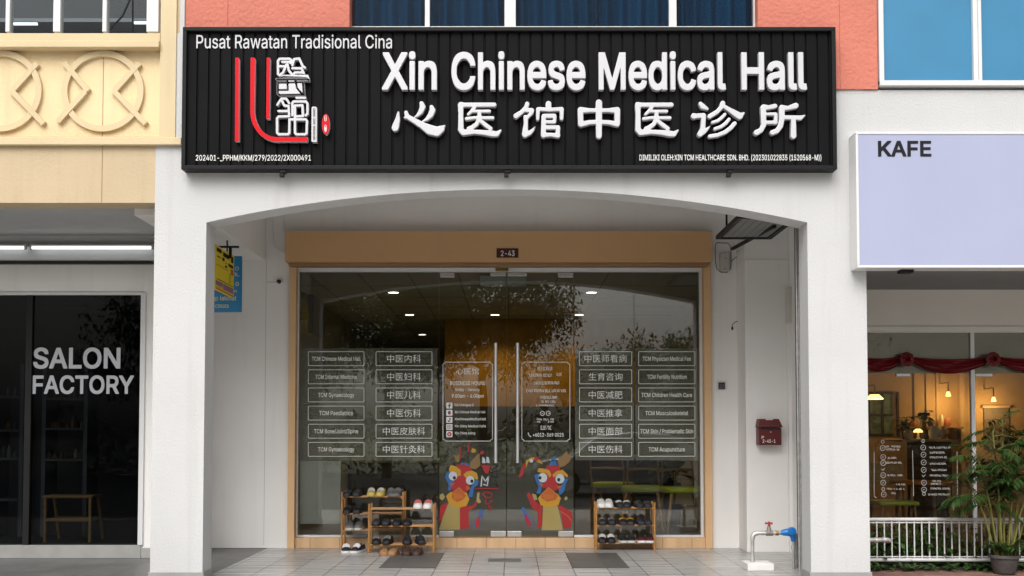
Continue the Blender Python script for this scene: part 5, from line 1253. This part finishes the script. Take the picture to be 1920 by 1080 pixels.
# ================================================================== THINGS ON THE WALKWAY WALLS
# yellow projecting sign and blue sign
t = thing('hanging_sign', 'yellow projecting sign seen edge on behind the left pillar', 'sign', W(420, 558, 1.0))
dF = .60; X = W(403, 500, dF).x; dBk = CAM_Y + (X*FPX/(436 - CX)); 
ztp, zbt = W(436, 480, dBk).z, W(436, 558, dBk).z
s = MB(); s.box(X - .03, X, dF - .15, dBk, zbt, ztp); sy = s.build('sign_panel', M_yel, t, .003)
s = MB(); L = dBk - dF
def yq(u0, u1, v0, v1, mi, k=1): s.quad((X + .001*k, dF + L*u0, zbt + (ztp-zbt)*v0), (X + .001*k, dF + L*u1, zbt + (ztp-zbt)*v0), (X + .001*k, dF + L*u1, zbt + (ztp-zbt)*v1), (X + .001*k, dF + L*u0, zbt + (ztp-zbt)*v1), mi)
for u0, u1, v0, v1, mi in ((.08, .32, .86, .95, 0), (.40, .72, .83, .93, 0), (.82, .95, .80, .95, 0), (.1, .28, .74, .77, 0), (.36, .48, .72, .80, 0), (.52, .62, .69, .71, 0), (.68, .95, .67, .74, 0), (.05, .68, .555, .565, 0), (.5, .62, .60, .65, 0), (.80, .96, .50, .64, 1), (.74, .80, .28, .5, 2), (.1, .95, .235, .25, 0), (.04, .4, .10, .2, 3), (.42, .96, .07, .2, 3), (.04, .98, .0, .035, 1), (.1, .3, .05, .09, 4)): yq(u0, u1, v0, v1, mi)
s.build('sign_marks', [M_dark, mat('sign orange', (.5, .12, .02), .5, 0), mat('sign green', (.2, .35, .05), .5, 0), mat('sign mauve', (.22, .12, .25), .5, 0), mat('sign amber', (.7, .35, .02), .5, 0)], sy)
s = MB(); pb = W(431, 463, 1.05); s.box(X - .6, W(448, 463, 1.05).x, 1.04, 1.06, pb.z - .008, pb.z + .008); xm = W(432, 463, 1.05).x; s.box(xm - .012, xm + .012, 1.041, 1.059, ztp - .05, pb.z - .0085); s.build('bracket', M_blkm, t)
Yb2 = 1.35
t = thing('hanging_sign', 'blue sign with pale lettering hanging behind the yellow sign', 'sign', W(428, 585, Yb2))
s = MB(); s.pbox(340, 452, 480, 585, Yb2, .03); sb = s.build('sign_panel', M_cyan, t, .003)
s = MB(); Yq = Yb2 - .001
ring_px(s, 444.5, 503.5, 3.4, 3.6, 1, Yq); flat_text(s, 'wrk.', 425, 449, 510, 518, Yq); flat_text(s, '0 0 0', 420, 448, 529, 536, Yq); flat_text(s, 'rom', 425, 444, 543, 548, Yq); flat_text(s, 'up lakinat', 398, 443, 555, 563, Yq); flat_text(s, 'r CIRGIS', 399, 429, 571, 577, Yq)
s.build('lettering', mat('pale yellow vinyl', (.55, .50, .22), .5, 0), sb)
s = MB(); s.box(W(425, 480, Yb2).x - .006, W(425, 480, Yb2).x + .006, Yb2 + .008, Yb2 + .02, W(425, 480, Yb2).z, zb); s.build('hanger_rod', M_blkm, t)
# cctv sensor
t = thing('security_camera', 'small black security camera on the wall left of the shutter post', 'camera', W(525, 528, YB))
s = MB(); p = W(527, 528, YB); s.lathe((p.x, YB - .05, p.z), [(.02, 0), (.024, .01), (.024, .04), (.012, .0495)], 14, 0, 'y'); s.build('camera_body', M_alu, t)
s = MB(); p = W(523, 528, YB - .06); s.lathe((p.x, YB - .085, p.z), [(.012, 0), (.02, .006), (.022, .034)], 14, 0, 'y'); s.build('lens', M_blk, t)
s = MB(); s.tube([W(500, 529, YB - .004), W(521, 529, YB - .004)], .003, 6); s.build('cable', mat('white cable', (.4, .4, .38), .6, 0), t)
# conduit left of shutter
s = MB(); yy = YB - .008
s.tube([W(512, 380, yy), W(512, 450, yy), W(515, 461, yy), W(522, 468, yy), W(536, 474, yy)], .006, 8); s.tube([W(532, 380, yy), W(532, 433, yy)], .006, 8)
tag(s.build('wall_conduit', M_shade), 'thin white conduit curving on the wall to the shutter box', 'conduit')
# junction box with cable loop, right
t = thing('switch_box', 'white switch box with looped cable on the wall right of the shutter', 'switch box', W(1358, 510, YB))
s = MB(); s.pbox(1350.5, 1367.5, 474, 508, YB - .05, .049); s.build('box_body', mat('cream plastic', (.52, .50, .45), .5, .04), t, .006)
s = MB(); p = W(1361, 484, YB - .055); s.lathe((p.x, YB - .056, p.z), [(.010, 0), (.010, .006)], 12, 0, 'y'); s.pbox(1356.5, 1363, 503.5, 505.5, YB - .053, .003); s.build('button', M_gtile, t)
s = MB(); yy = YB - .01; lp_ = [(1342, 458), (1345, 455), (1365, 456), (1370, 463), (1371, 490), (1370, 503), (1363, 511), (1352, 511), (1344, 504), (1341.5, 490), (1341, 465), (1342, 458)]
s.tube([W(a, b2, yy) for a, b2 in lp_], .004, 6); s.tube([W(1371, 490, yy), W(1386, 477, YB - .02), W(1398, 470, YB - .03), W(1406, 460, YB - .06)], .004, 6); s.build('cable', mat('grey cable', (.10, .095, .09), .6, 0), t)
# black hanging frame under the arch
t = thing('ceiling_rack', 'black metal rack with grey slatted panel hung below the porch ceiling', 'frame', W(1410, 430, 1.0))
zf = W(1384, 409, .55).z; y0 = .55; y1 = DEPTH_AT(449, zf); xA = W(1384, 409, y0).x; xB = W(1446, 449, y1).x
s = MB(); r = .022
s.box(xA, xB, y0, y0 + 2*r, zf, zf + .035); s.box(xA, xB, y1 - 2*r, y1, zf, zf + .035); s.box(xA, xA + 2*r, y0 + 2*r, y1 - 2*r, zf, zf + .035); s.box(xB - 2*r, xB, y0 + 2*r, y1 - 2*r, zf, zf + .035)
s.build('frame_bar', M_blkm, t, .002)
s = MB()
for k in range(6): a = xA + 2*r + (xB - xA - 4*r)*k/6; s.box(a + .003, a + (xB - xA - 4*r)/6 - .003, y0 + 2*r, y1 - 2*r, zf + .012, zf + .02)
s.build('slat_panel', mat('grey slats', (.20, .20, .19), .5, .1), t)
s = MB(); pA, pB = W(1452, 424, .9), W(1374, 466, YB - .05); s.tube([pA, pB], .020, 8); s.build('brace', M_blkm, t)
for x, yy in ((xA + .1, y0 + .02), (xB - .1, y0 + .02), (xA + .1, y1 - .02), (xB - .1, y1 - .02)):
    s = MB(); s.tube([(x, yy, zf + .03), (x, yy, ZC)], .010, 8); s.build('hanger_rod', M_blkm, t)
# hook conduit
s = MB(); yy = YB - .012; s.tube([W(1372.5, 614, YB - .05), W(1373, 609, YB - .05), W(1380, 603, YB - .04), W(1394, 603, YB - .03), W(1398, 606, yy)], .004, 6); s.lathe(W(1373, 615, YB - .05), [(.009, -.02), (.012, .0), (.006, .012)], 10)
tag(s.build('cable_stub', M_blk), 'short black cable stub sticking from the right wall above the keypad', 'cable')
# keypad
t = thing('keypad', 'small white framed black keypad on the wall right of the shutter post', 'keypad', W(1353, 722, YB))
s = MB(); s.pbox(1344, 1362, 714, 731, YB - .02, .019); s.build('keypad_frame', M_alu, t, .003)
s = MB(); s.pbox(1347, 1359.5, 717, 729.5, YB - .024, .004); s.build('keypad_face', M_blk, t)
s = MB()
for i in range(3):
    for j in range(3): s.pbox(1349.5 + 3*i, 1351.3 + 3*i, 720.5 + 2.8*j, 722 + 2.8*j, YB - .0255, .0014)
s.build('keypad_keys', mat('grey key', (.14, .14, .15), .5, 0), t)
# letterbox
LB = thing('letterbox', 'dark red metal letterbox with white number on the pier', 'letterbox', W(1445, 834, YP))
s = MB(); s.pbox(1423, 1465.5, 802, 834.5, YP - .13, .129); lb = s.build('box_body', M_letterbox, LB, .004)
s = MB(); a, b2 = W(1422, 801, YP - .14), W(1467.5, 801, YP - .14); ztp = W(1440, 785.5, YP - .07).z
s.add([(a.x, YP - .15, a.z), (b2.x, YP - .15, a.z), (b2.x, YP - .002, a.z), (a.x, YP - .002, a.z), (a.x + .015, YP - .12, ztp), (b2.x - .03, YP - .12, ztp), (b2.x - .03, YP - .002, ztp), (a.x + .015, YP - .002, ztp)], [(0,3,2,1),(4,5,6,7),(0,1,5,4),(1,2,6,5),(2,3,7,6),(3,0,4,7)])
s.build('lid', M_letterbox, LB, .003)
s = MB(); s.pbox(1428, 1463, 801.5, 806, YP - .1315, .0014); s.build('slot', M_blk, LB)
s = MB(); p = W(1445, 810, YP - .13); s.lathe((p.x, YP - .136, p.z), [(.006, 0), (.006, .006)], 10, 0, 'y'); s.build('lock', M_steel, LB)
s = MB(); Yq = YP - .1318; flat_text(s, 'P', 1428, 1432.5, 817.5, 822.5, Yq); flat_text(s, '2-45-1', 1430, 1454, 824, 830, Yq); s.build('lettering', M_ink, lb)
s = MB(); s.pbox(1436, 1449, 785.8, 788.5, YP - .124, .003); s.build('lid_label', M_ink, LB)
# duct cover, meter cabinet, dark sheet standing in for the gap's shade
YDU = PT + .35
t = thing('cable_duct', 'tall white cable duct beside the right pillar inside the porch', 'duct', W(1486, 1060, YDU + .4))
s = MB(); q0 = YP - .05; p0 = W(1479, 800, q0).x; p1 = W(1496, 800, q0).x; s.box(p0, p1, q0, YP - .0005, 0, W(1480, 606, q0).z); s.build('duct_body', M_shade, t, .004)
s = MB(); q0 = YP - .10; s.box(W(1477.5, 570, q0).x, W(1498, 570, q0).x, q0, YP - .0005, W(1480, 605, q0).z, W(1480, 538, q0).z); s.build('meter_cabinet', mat('cream cabinet', (.60, .58, .52), .6, .03), t, .006)
s = MB(); p0 = W(1494.5, 800, YDU + .3).x; s.box(p0, PIR + .3, YDU + .3, YDU + .33, 0, ZC - .01); s.build('gap_shade_sheet', mat('painted gap shade', (.05, .05, .052), .8, .1), H1)  # dark sheet, the shade of the narrow gap put into its colour
t = thing('riser_pipe', 'pair of thin grey riser pipes in the dark slot by the right pillar', 'pipe', W(1497, 1060, YDU))
for px, rr in ((1496.5, .010), (1500, .007)):
    s = MB(); p = W(px, 800, YDU + .1); s.tube([(p.x, YDU + .1, 0), (p.x, YDU + .1, ZC - .02)], rr, 8); s.build('riser', M_gal, t)
# water pipe, valve, meter
Yw = FL(1450, 1061, 0.05).y + .12
BK = MB(); a = FL(1402, 1070.5, 0); xk0 = W(1402, 1066, a.y).x; xk1 = W(1451.5, 1066, a.y).x; ztb = W(1425, 1057, a.y).z
BK.box(xk0, xk1, a.y, a.y + .26, .0005, ztb); tag(BK.build('concrete_block', M_conc, None, .004), 'low white painted concrete block on the floor under the water pipe', 'block')
Yw = a.y + .13
WP = thing('water_pipe', 'grey water pipe with elbow rising from the white block', 'pipe', W(1411, 1052, Yw))
def wz(px, py): return W(px, py, Yw)
v0 = wz(1411, 1056); v0.z = ztb + .0005; e = [wz(1411, 1012), wz(1411.3, 1006), wz(1413.5, 1002), wz(1418, 1000), wz(1424, 999.5)]
s = MB(); s.tube([v0] + e + [wz(1463, 999.5)], .0155, 14); s.build('pipe_run', M_gal, WP)
s = MB(); s.tube([wz(1411, 1011), *e[1:4], wz(1421, 999.7)], .0205, 14); s.tube([wz(1427, 999.5), wz(1432, 999.5)], .020, 12); s.tube([v0, v0 + Vector((0, 0, .035))], .021, 12); s.build('pipe_elbow', M_gal, WP)
s = MB(); s.tube([wz(1436, 999.5), wz(1449, 999.5)], .024, 12); s.lathe(wz(1442, 997), [(.022, 0), (.018, .03), (.012, .05)], 12); s.build('valve_body', mat('cast valve', (.24, .22, .2), .5, .2, 30, metal=.5), WP)
s = MB(); s.lathe(wz(1442, 990), [(.014, 0), (.012, .03), (.008, .055)], 10); c = wz(1441.5, 981.5); s.tube([c - Vector((.032, 0, 0)), c - Vector((.015, 0, -.003)), c + Vector((.015, 0, .003)), c + Vector((.032, 0, 0))], [.010, .007, .007, .010], 10); s.tube([c - Vector((0, .03, 0)), c + Vector((0, .03, 0))], .007, 8); s.build('valve_handle', M_tap, WP)
s = MB(); s.tube([wz(1454, 999.5), wz(1459.5, 999.5)], .024, 6); s.build('union_nut', M_brass, WP)
WM = thing('water_meter', 'blue plastic water meter at the end of the grey pipe', 'water meter', wz(1484, 1015))
s = MB(); pts = [wz(1462, 999.5), wz(1468, 998.5), wz(1476, 998), wz(1483, 997.5), wz(1490, 999)]
s.tube(pts, [.010, .026, .032, .040, .026], 14); c = wz(1483.5, 996); s.lathe((c.x, Yw - .04, c.z), [(.010, 0), (.036, .004), (.038, .03), (.03, .05)], 18, 0, 'y'); s.tube([wz(1485.5, 1000), wz(1487, 1009), wz(1487, 1015)], [.030, .022, .018], 12); s.build('meter_body', M_blue, WM)
s = MB(); d0 = wz(1487, 1014); s.tube([d0, (d0.x, Yw, .0005)], .012, 10); s.tube([(d0.x, Yw, d0.z - .04), (d0.x, Yw, d0.z - .07)], .018, 8); s.build('outlet_pipe', M_gal, WM)
s = MB(); d1 = wz(1494, 1003); s.tube([wz(1490, 999), d1, (d1.x + .01, Yw + .05, d1.z - .03), (d1.x + .01, Yw + .05, .0005)], .012, 10); s.tube([(d0.x + .03, Yw + .04, d0.z), (d0.x + .03, Yw + .04, .0005)], .014, 10); s.build('inlet_pipe', M_gal, WM)

# ================================================================== SHOE RACKS AND SHOES
def rack(px0, px1, ytop, shelves, yfront, depth, label):
    p = W((px0+px1)/2, 1030, yfront)
    t = thing('shoe_rack', label, 'shoe rack', (p.x, yfront, 0), 'bamboo shoe racks before the glass')
    x0, x1 = W(px0, 980, yfront).x, W(px1, 980, yfront).x; zt = W(px0, ytop, yfront).z
    for x in (x0 + .011, x1 - .011):
        for y in (yfront, yfront + depth):
            s = MB(); s.tube([(x, y, 0), (x, y, zt)], .011, 10); s.build('leg', M_bam, t)
    zs_ = []
    for ys in shelves:
        z = W(px0, ys, yfront).z; zs_.append(z); s = MB()
        for k in range(5):
            y = yfront + depth*k/4; s.box(x0 + .02, x1 - .02, y - .010, y + .010, z - .012, z)
        for x in (x0 + .023, x1 - .035): s.box(x, x + .012, yfront - .01, yfront + depth + .01, z - .026, z - .0125)
        s.build('shelf', M_bam, t, .002)
    return zs_
d1, d2 = .19, .19
y1r = YB - .215; y2r = y1r - .235; y3r = YB - .225
z1 = rack(639, 758, 923, (930.5, 962.5, 994), y1r, d1, 'taller bamboo shoe rack against the glass, left of the doors')
z2 = rack(690, 815.5, 945, (953.5, 985.5, 1020.5), y2r, d2, 'low bamboo shoe rack standing in front of the taller one')
z3 = rack(1116, 1229.5, 942, (951.5, 984, 1017.5), y3r, d2, 'bamboo shoe rack right of the glass doors')
def shoe_meshes(kind):
    """toe points to -y, length ~.25"""
    L, n = .245, 16
    prof = []  # u, halfwidth, top height
    low = kind == 'loafer'
    tops = [(.0, .018, .020), (.04, .030, .034), (.12, .039, .044), (.25, .044, .055), (.36, .044, .068 if not low else .060), (.46, .041, .082 if not low else .066), (.58, .037, .076 if not low else .062), (.72, .034, .072 if not low else .060), (.86, .034, .078 if not low else .066), (.96, .030, .084 if not low else .070), (1., .020, .080 if not low else .066)]
    up = MB(); vs, fs = [], []
    for u, hw, h in tops:
        y = -L/2 + L*u
        openr = u > .42
        for k in range(n):
            a = math.pi*k/(n-1) ; c, sn = math.cos(a), math.sin(a)
            x = hw*c*(1.0 if not openr else (1.0 - .28*sn)); z = .016 + (h - .016)*(abs(sn)**.62)
            vs.append((x, y, z))
    m = len(tops)
    for i in range(m - 1):
        for k in range(n - 1):
            if tops[i][0] >= .42 and 4 <= k <= n - 6: continue
            fs.append((i*n+k, i*n+k+1, (i+1)*n+k+1, (i+1)*n+k))
    up.add(vs, fs, 0, True)
    so = MB(); vs, fs = [], []
    ring = []
    for u, hw, h in tops: ring.append((hw + .004, -L/2 + (L + .012)*u - .006))
    outl = [(x, y) for x, y in ring] + [(-x, y) for x, y in ring[::-1]]
    N = len(outl)
    for z, e in ((0, .97), (.004, 1.0), (.018, 1.0), (.022, .96)): vs += [(x*e, y*(1 if e == 1 else .99), z) for x, y in outl]
    for i in range(3):
        for k in range(N): fs.append((i*N+k, i*N+(k+1) % N, (i+1)*N+(k+1) % N, (i+1)*N+k))
    fs += [tuple(range(N))[::-1], tuple(3*N+k for k in range(N))]
    so.add(vs, fs, 0, False)
    li = MB(); vs = []
    for u, hw, h in tops[5:]: 
        y = -L/2 + L*u
        vs += [(hw*.70, y, h*.62), (0, y, h*.55), (-hw*.70, y, h*.62)]
    q_ = len(tops[5:])
    li.add(vs, [(3*i+j, 3*i+j+1, 3*i+j+4, 3*i+j+3) for i in range(q_-1) for j in range(2)], 0, True)
    st_ = MB(); vs = []
    for u in (.20, .27, .34, .41):
        hw = .042; h = .053 + (u - .2)*.13 if not low else .053 + (u - .2)*.06
        y = -L/2 + L*u
        for k in range(7):
            a = math.pi*(.2 + .6*k/6); vs.append(((hw + .001)*math.cos(a), y, .016 + (h + .0015 - .016)*(math.sin(a)**.62) + .0025))
    st_.add(vs, [(i*7+k, i*7+k+1, (i+1)*7+k+1, (i+1)*7+k) for i in range(3) for k in range(6)], 0, True)
    return up, so, li, st_
def mk(mb, name):
    me = bpy.data.meshes.new(name); me.from_pydata(mb.v, [], mb.f); me.update()
    me.polygons.foreach_set('use_smooth', mb.sm)
    bm = bmesh.new(); bm.from_mesh(me); bmesh.ops.recalc_face_normals(bm, faces=bm.faces); bm.to_mesh(me); bm.free()
    return me
SHAPES = {k: shoe_meshes(k) for k in ('trainer', 'loafer')}
SHC = {}
def shc(n, c, r=.6):
    if n not in SHC: SHC[n] = mat('shoe ' + n, c, r, .12, 40, .15, 200)
    return SHC[n]
PAL = {'black': (.008, .008, .009), 'dark': (.02, .02, .022), 'white': (.72, .71, .69), 'cream': (.55, .54, .50), 'yellow': (.55, .42, .10), 'grey': (.09, .088, .09), 'greyl': (.16, .155, .15), 'tan': (.30, .16, .07), 'brown': (.045, .02, .014), 'maroon': (.09, .01, .015), 'navy': (.012, .014, .022), 'gold': (.42, .22, .04), 'pink': (.55, .13, .13)}
GRP = 'shoes on and below the shoe racks'
MESHC = {}
def shoe(x, y, z, rz, shape, cu, cs, ct, label, sc=1.0):
    t = thing('shoe', label, 'shoe', (x, y, z), GRP); t.rotation_euler = (0, 0, rz); t.scale = (sc, sc, sc)
    for i, (nm, c) in enumerate((('upper', cu), ('sole', cs), ('lining', 'dark'), ('strap', ct))):
        if c is None: continue
        key = (shape, nm, c)
        if key not in MESHC:
            me = mk(SHAPES[shape][i], nm); me.materials.append(shc(c, PAL[c])); MESHC[key] = me
        o = bpy.data.objects.new(nm, MESHC[key]); COL.objects.link(o); o.parent = t
        if nm in ('upper',):
            sm = o.modifiers.new('thickness', 'SOLIDIFY'); sm.thickness = .003; sm.offset = -1
def pair(pxa, pxb, y, z, shape, cu, cs, ct, desc, rza=0., rzb=0., sc=1.0):
    for px, rz, sd_ in ((pxa, rza, 'left'), (pxb, rzb, 'right')):
        shoe(W(px, 980, y - .05).x, y, z, R(rz), shape, cu, cs, ct, f'{sd_} shoe of the {desc}', sc)
my1, my2, my3 = y1r + d1/2 - .0, y2r + d2/2, y3r + d2/2
pair(651, 669, my1, z1[0], 'loafer', 'black', 'dark', None, 'plain black pair on the top of the taller rack')
pair(695.5, 714, my1, z1[0], 'trainer', 'yellow', 'yellow', 'cream', 'yellow pair on the top of the taller rack', 4, -4)
pair(732.5, 746, my1, z1[0], 'trainer', 'grey', 'greyl', 'greyl', 'grey pair on the top of the taller rack', 6, -8)
pair(651, 670, my1, z1[1], 'loafer', 'black', 'dark', 'dark', 'black pair on the middle shelf of the taller rack')
pair(655, 673, my1, z1[2], 'trainer', 'greyl', 'cream', 'grey', 'grey and cream pair on the bottom shelf of the taller rack', 5, -3)
pair(783, 802.5, my2, z2[0], 'trainer', 'white', 'white', 'pink', 'white pair with red tongues on the low rack', 3, -3)
pair(706, 724, my2, z2[1], 'loafer', 'dark', 'black', None, 'black flat pair on the left of the low rack middle shelf')
pair(744, 763, my2, z2[1], 'loafer', 'black', 'black', 'dark', 'black strapped pair on the right of the low rack middle shelf')
pair(705, 727, my2, z2[2], 'trainer', 'black', 'black', 'greyl', 'black trainers on the left of the low rack bottom shelf', 5, -5)
pair(763, 787, my2, z2[2], 'trainer', 'navy', 'black', 'dark', 'dark trainers on the right of the low rack bottom shelf', 3, 14)
yf = y2r - .03
pair(648.5, 670.5, YB - .38, .0005, 'trainer', 'navy', 'white', 'white', 'black and white trainers standing on the tiles', 6, -14, 1.05)
pair(719.5, 737.5, y2r - .155, .0005, 'loafer', 'tan', 'tan', None, 'tan leather pair standing on the tiles', 6, -6)
pair(762, 783, y2r - .155, .0005, 'loafer', 'brown', 'brown', None, 'dark brown pair standing on the tiles', 4, -4, 1.05)
pair(1127, 1142, my3, z3[0], 'trainer', 'white', 'white', 'cream', 'white pair on the top of the right rack', 2, -2)
pair(1160, 1176, my3, z3[0], 'loafer', 'black', 'black', 'cream', 'black pair with pale straps on the top of the right rack', 8, -4)
pair(1198, 1214.5, my3, z3[0], 'loafer', 'black', 'black', None, 'plain black pair on the top of the right rack', 4, -2)
pair(1129, 1146.5, my3, z3[1], 'loafer', 'dark', 'black', 'greyl', 'black pair with grey straps on the right rack middle shelf')
pair(1167, 1182, my3, z3[1], 'loafer', 'black', 'dark', 'gold', 'black pair with golden straps on the right rack middle shelf', 3, -3)
pair(1201, 1214, my3, z3[1], 'loafer', 'navy', 'black', None, 'low dark pair on the right rack middle shelf')
pair(1129, 1145.5, my3, z3[2], 'trainer', 'black', 'black', 'cream', 'black trainers with white straps on the right rack bottom shelf')
pair(1167, 1184, my3, z3[2], 'trainer', 'black', 'cream', 'dark', 'black trainers with white soles on the right rack bottom shelf', 4, -4)
pair(1202, 1218, my3, z3[2], 'trainer', 'maroon', 'white', 'black', 'maroon trainers with white soles on the right rack bottom shelf', 3, -3)

# ================================================================== ACROSS THE ROAD (seen mirrored in the glass)
def tree(x, y, h, cr, n, label, seed):
    rnd = random.Random(seed); t = thing('tree', label, 'tree', (x, y, -.25), 'trees across the road')
    s = MB(); z0 = -.25; top = Vector((x + rnd.uniform(-.4, .4), y, z0 + h*.62))
    s.tube([(x, y, z0), (x + .05, y, z0 + h*.3), top], [.17, .13, .08], 10)
    tips = []
    for k in range(9):
        a = rnd.uniform(0, 6.28); b0 = Vector((x, y, z0)).lerp(top, rnd.uniform(.5, 1)); e = b0 + Vector((math.cos(a)*cr*rnd.uniform(.4, .9), math.sin(a)*cr*rnd.uniform(.4, .9), rnd.uniform(.1, .5)*h*.5))
        s.tube([b0, b0.lerp(e, .5) + Vector((0, 0, .1)), e], [.06, .04, .015], 6); tips += [e, b0.lerp(e, .6)]
    s.build('trunk', M_bark, t)
    s = MB()
    cl = [(tp + Vector((rnd.gauss(0, .4), rnd.gauss(0, .4), rnd.gauss(0, .3))), rnd.uniform(.5, 1.0)*cr*.42) for tp in tips for _ in range(2)]
    for k in range(int(n*1.6)):
        c, r = rnd.choice(cl); d = Vector((rnd.gauss(0, 1), rnd.gauss(0, 1), rnd.gauss(0, .8))).normalized()
        p = c + d*r*rnd.random()**.5
        leaf_blade(s, p, (rnd.gauss(0, 1), rnd.gauss(0, 1), rnd.gauss(-.2, .6)), rnd.uniform(.10, .20), rnd.uniform(.055, .105), .3)
    s.build('crown', M_tree, t)
tree(-7.2, -22, 9.0, 3.6, 15000, 'broad leafy tree across the road at the far left of its row', 1)
tree(-4.0, -21, 9.2, 3.6, 17000, 'tall dense tree across the road facing the left pane', 2)
tree(-.9, -21, 8.6, 3.2, 16000, 'leafy tree across the road facing the glass doors', 3)
tree(3.2, -24, 5.6, 2.6, 9600, 'lower leafy tree across the road facing the right pane', 4)
tree(6.4, -25, 5.4, 2.4, 8400, 'small leafy tree across the road beyond the right pane', 5)
tree(10.0, -24, 7.0, 3.0, 9000, 'leafy tree across the road facing the cafe', 6)
tree(-11., -24, 8.0, 3.2, 9000, 'leafy tree across the road facing the salon', 8)
# hedge mass and car
rnd = random.Random(33); s = MB()
for k in range(5200):
    x = rnd.uniform(-16, 16); yy = rnd.uniform(-25.5, -24.2); z = rnd.uniform(-.25, 1.9 + .5*math.sin(x*1.1) + .3*math.sin(x*2.9))
    leaf_blade(s, (x, yy, z), (rnd.gauss(0, 1), rnd.gauss(0, 1), rnd.gauss(0, .6)), rnd.uniform(.2, .4), rnd.uniform(.12, .22), .3)
s.build('hedge', M_tree, kind='stuff', label='dense dark hedge growing along the far side of the road')
CAR = thing('parked_car', 'silver hatchback car parked along the road opposite the clinic', 'car', (2.6, -11.6, -.255))
def car():
    cx, cy, zz = 2.6, -11.6, -.255
    prof = [(-2.05, .35), (-2.08, .62), (-1.95, .80), (-1.2, .92), (-.62, 1.38), (.2, 1.47), (1.1, 1.42), (1.85, .98), (2.05, .90), (2.08, .45), (2.0, .28), (-1.95, .26)]
    s = MB(); vs = []
    for yy, sc_ in ((-.84, .97), (-.74, 1.0), (.74, 1.0), (.84, .97)):
        for x, z in prof:
            k = .86 if z > 1.2 else 1.0
            vs.append((cx + x*sc_, cy + yy*k, zz + z))
    n = len(prof); fs = [(i*n+k, i*n+(k+1) % n, (i+1)*n+(k+1) % n, (i+1)*n+k) for i in range(3) for k in range(n)] + [tuple(range(n)), tuple(3*n+k for k in range(n))[::-1]]
    s.add(vs, fs); s.build('body', mat('silver car paint', (.45, .46, .47), .25, .02, metal=.4, coat=.6), CAR, .05)
    for sy in (-1, 1):
        s = MB(); w1 = [(-1.02, .95), (-.58, 1.32), (.2, 1.38), (.2, .95)]; w2 = [(.28, .95), (.28, 1.38), (1.0, 1.34), (1.5, .98)]
        for wv, nm in ((w1, 0), (w2, 0)):
            s.add([(cx + x, cy + sy*(.855 if z < 1.2 else .765), zz + z) for x, z in wv], [(0, 1, 2, 3)])
        s.build('side_window', M_blk, CAR)
    for x in (-1.3, 1.32):
        for sy in (-1, 1):
            s = MB(); s.lathe((cx + x, cy + sy*.80 - .1, zz + .315), [(.18, 0), (.31, .01), (.315, .03), (.315, .17), (.31, .19), (.18, .2)], 24, 0, 'y'); wl = s.build('wheel', M_blk, CAR)
            s = MB(); s.lathe((cx + x, cy + sy*.80 - .105, zz + .315), [(.06, 0), (.19, .004), (.19, .206), (.06, .21)], 12, 0, 'y'); s.build('rim', M_gal, wl)
car()
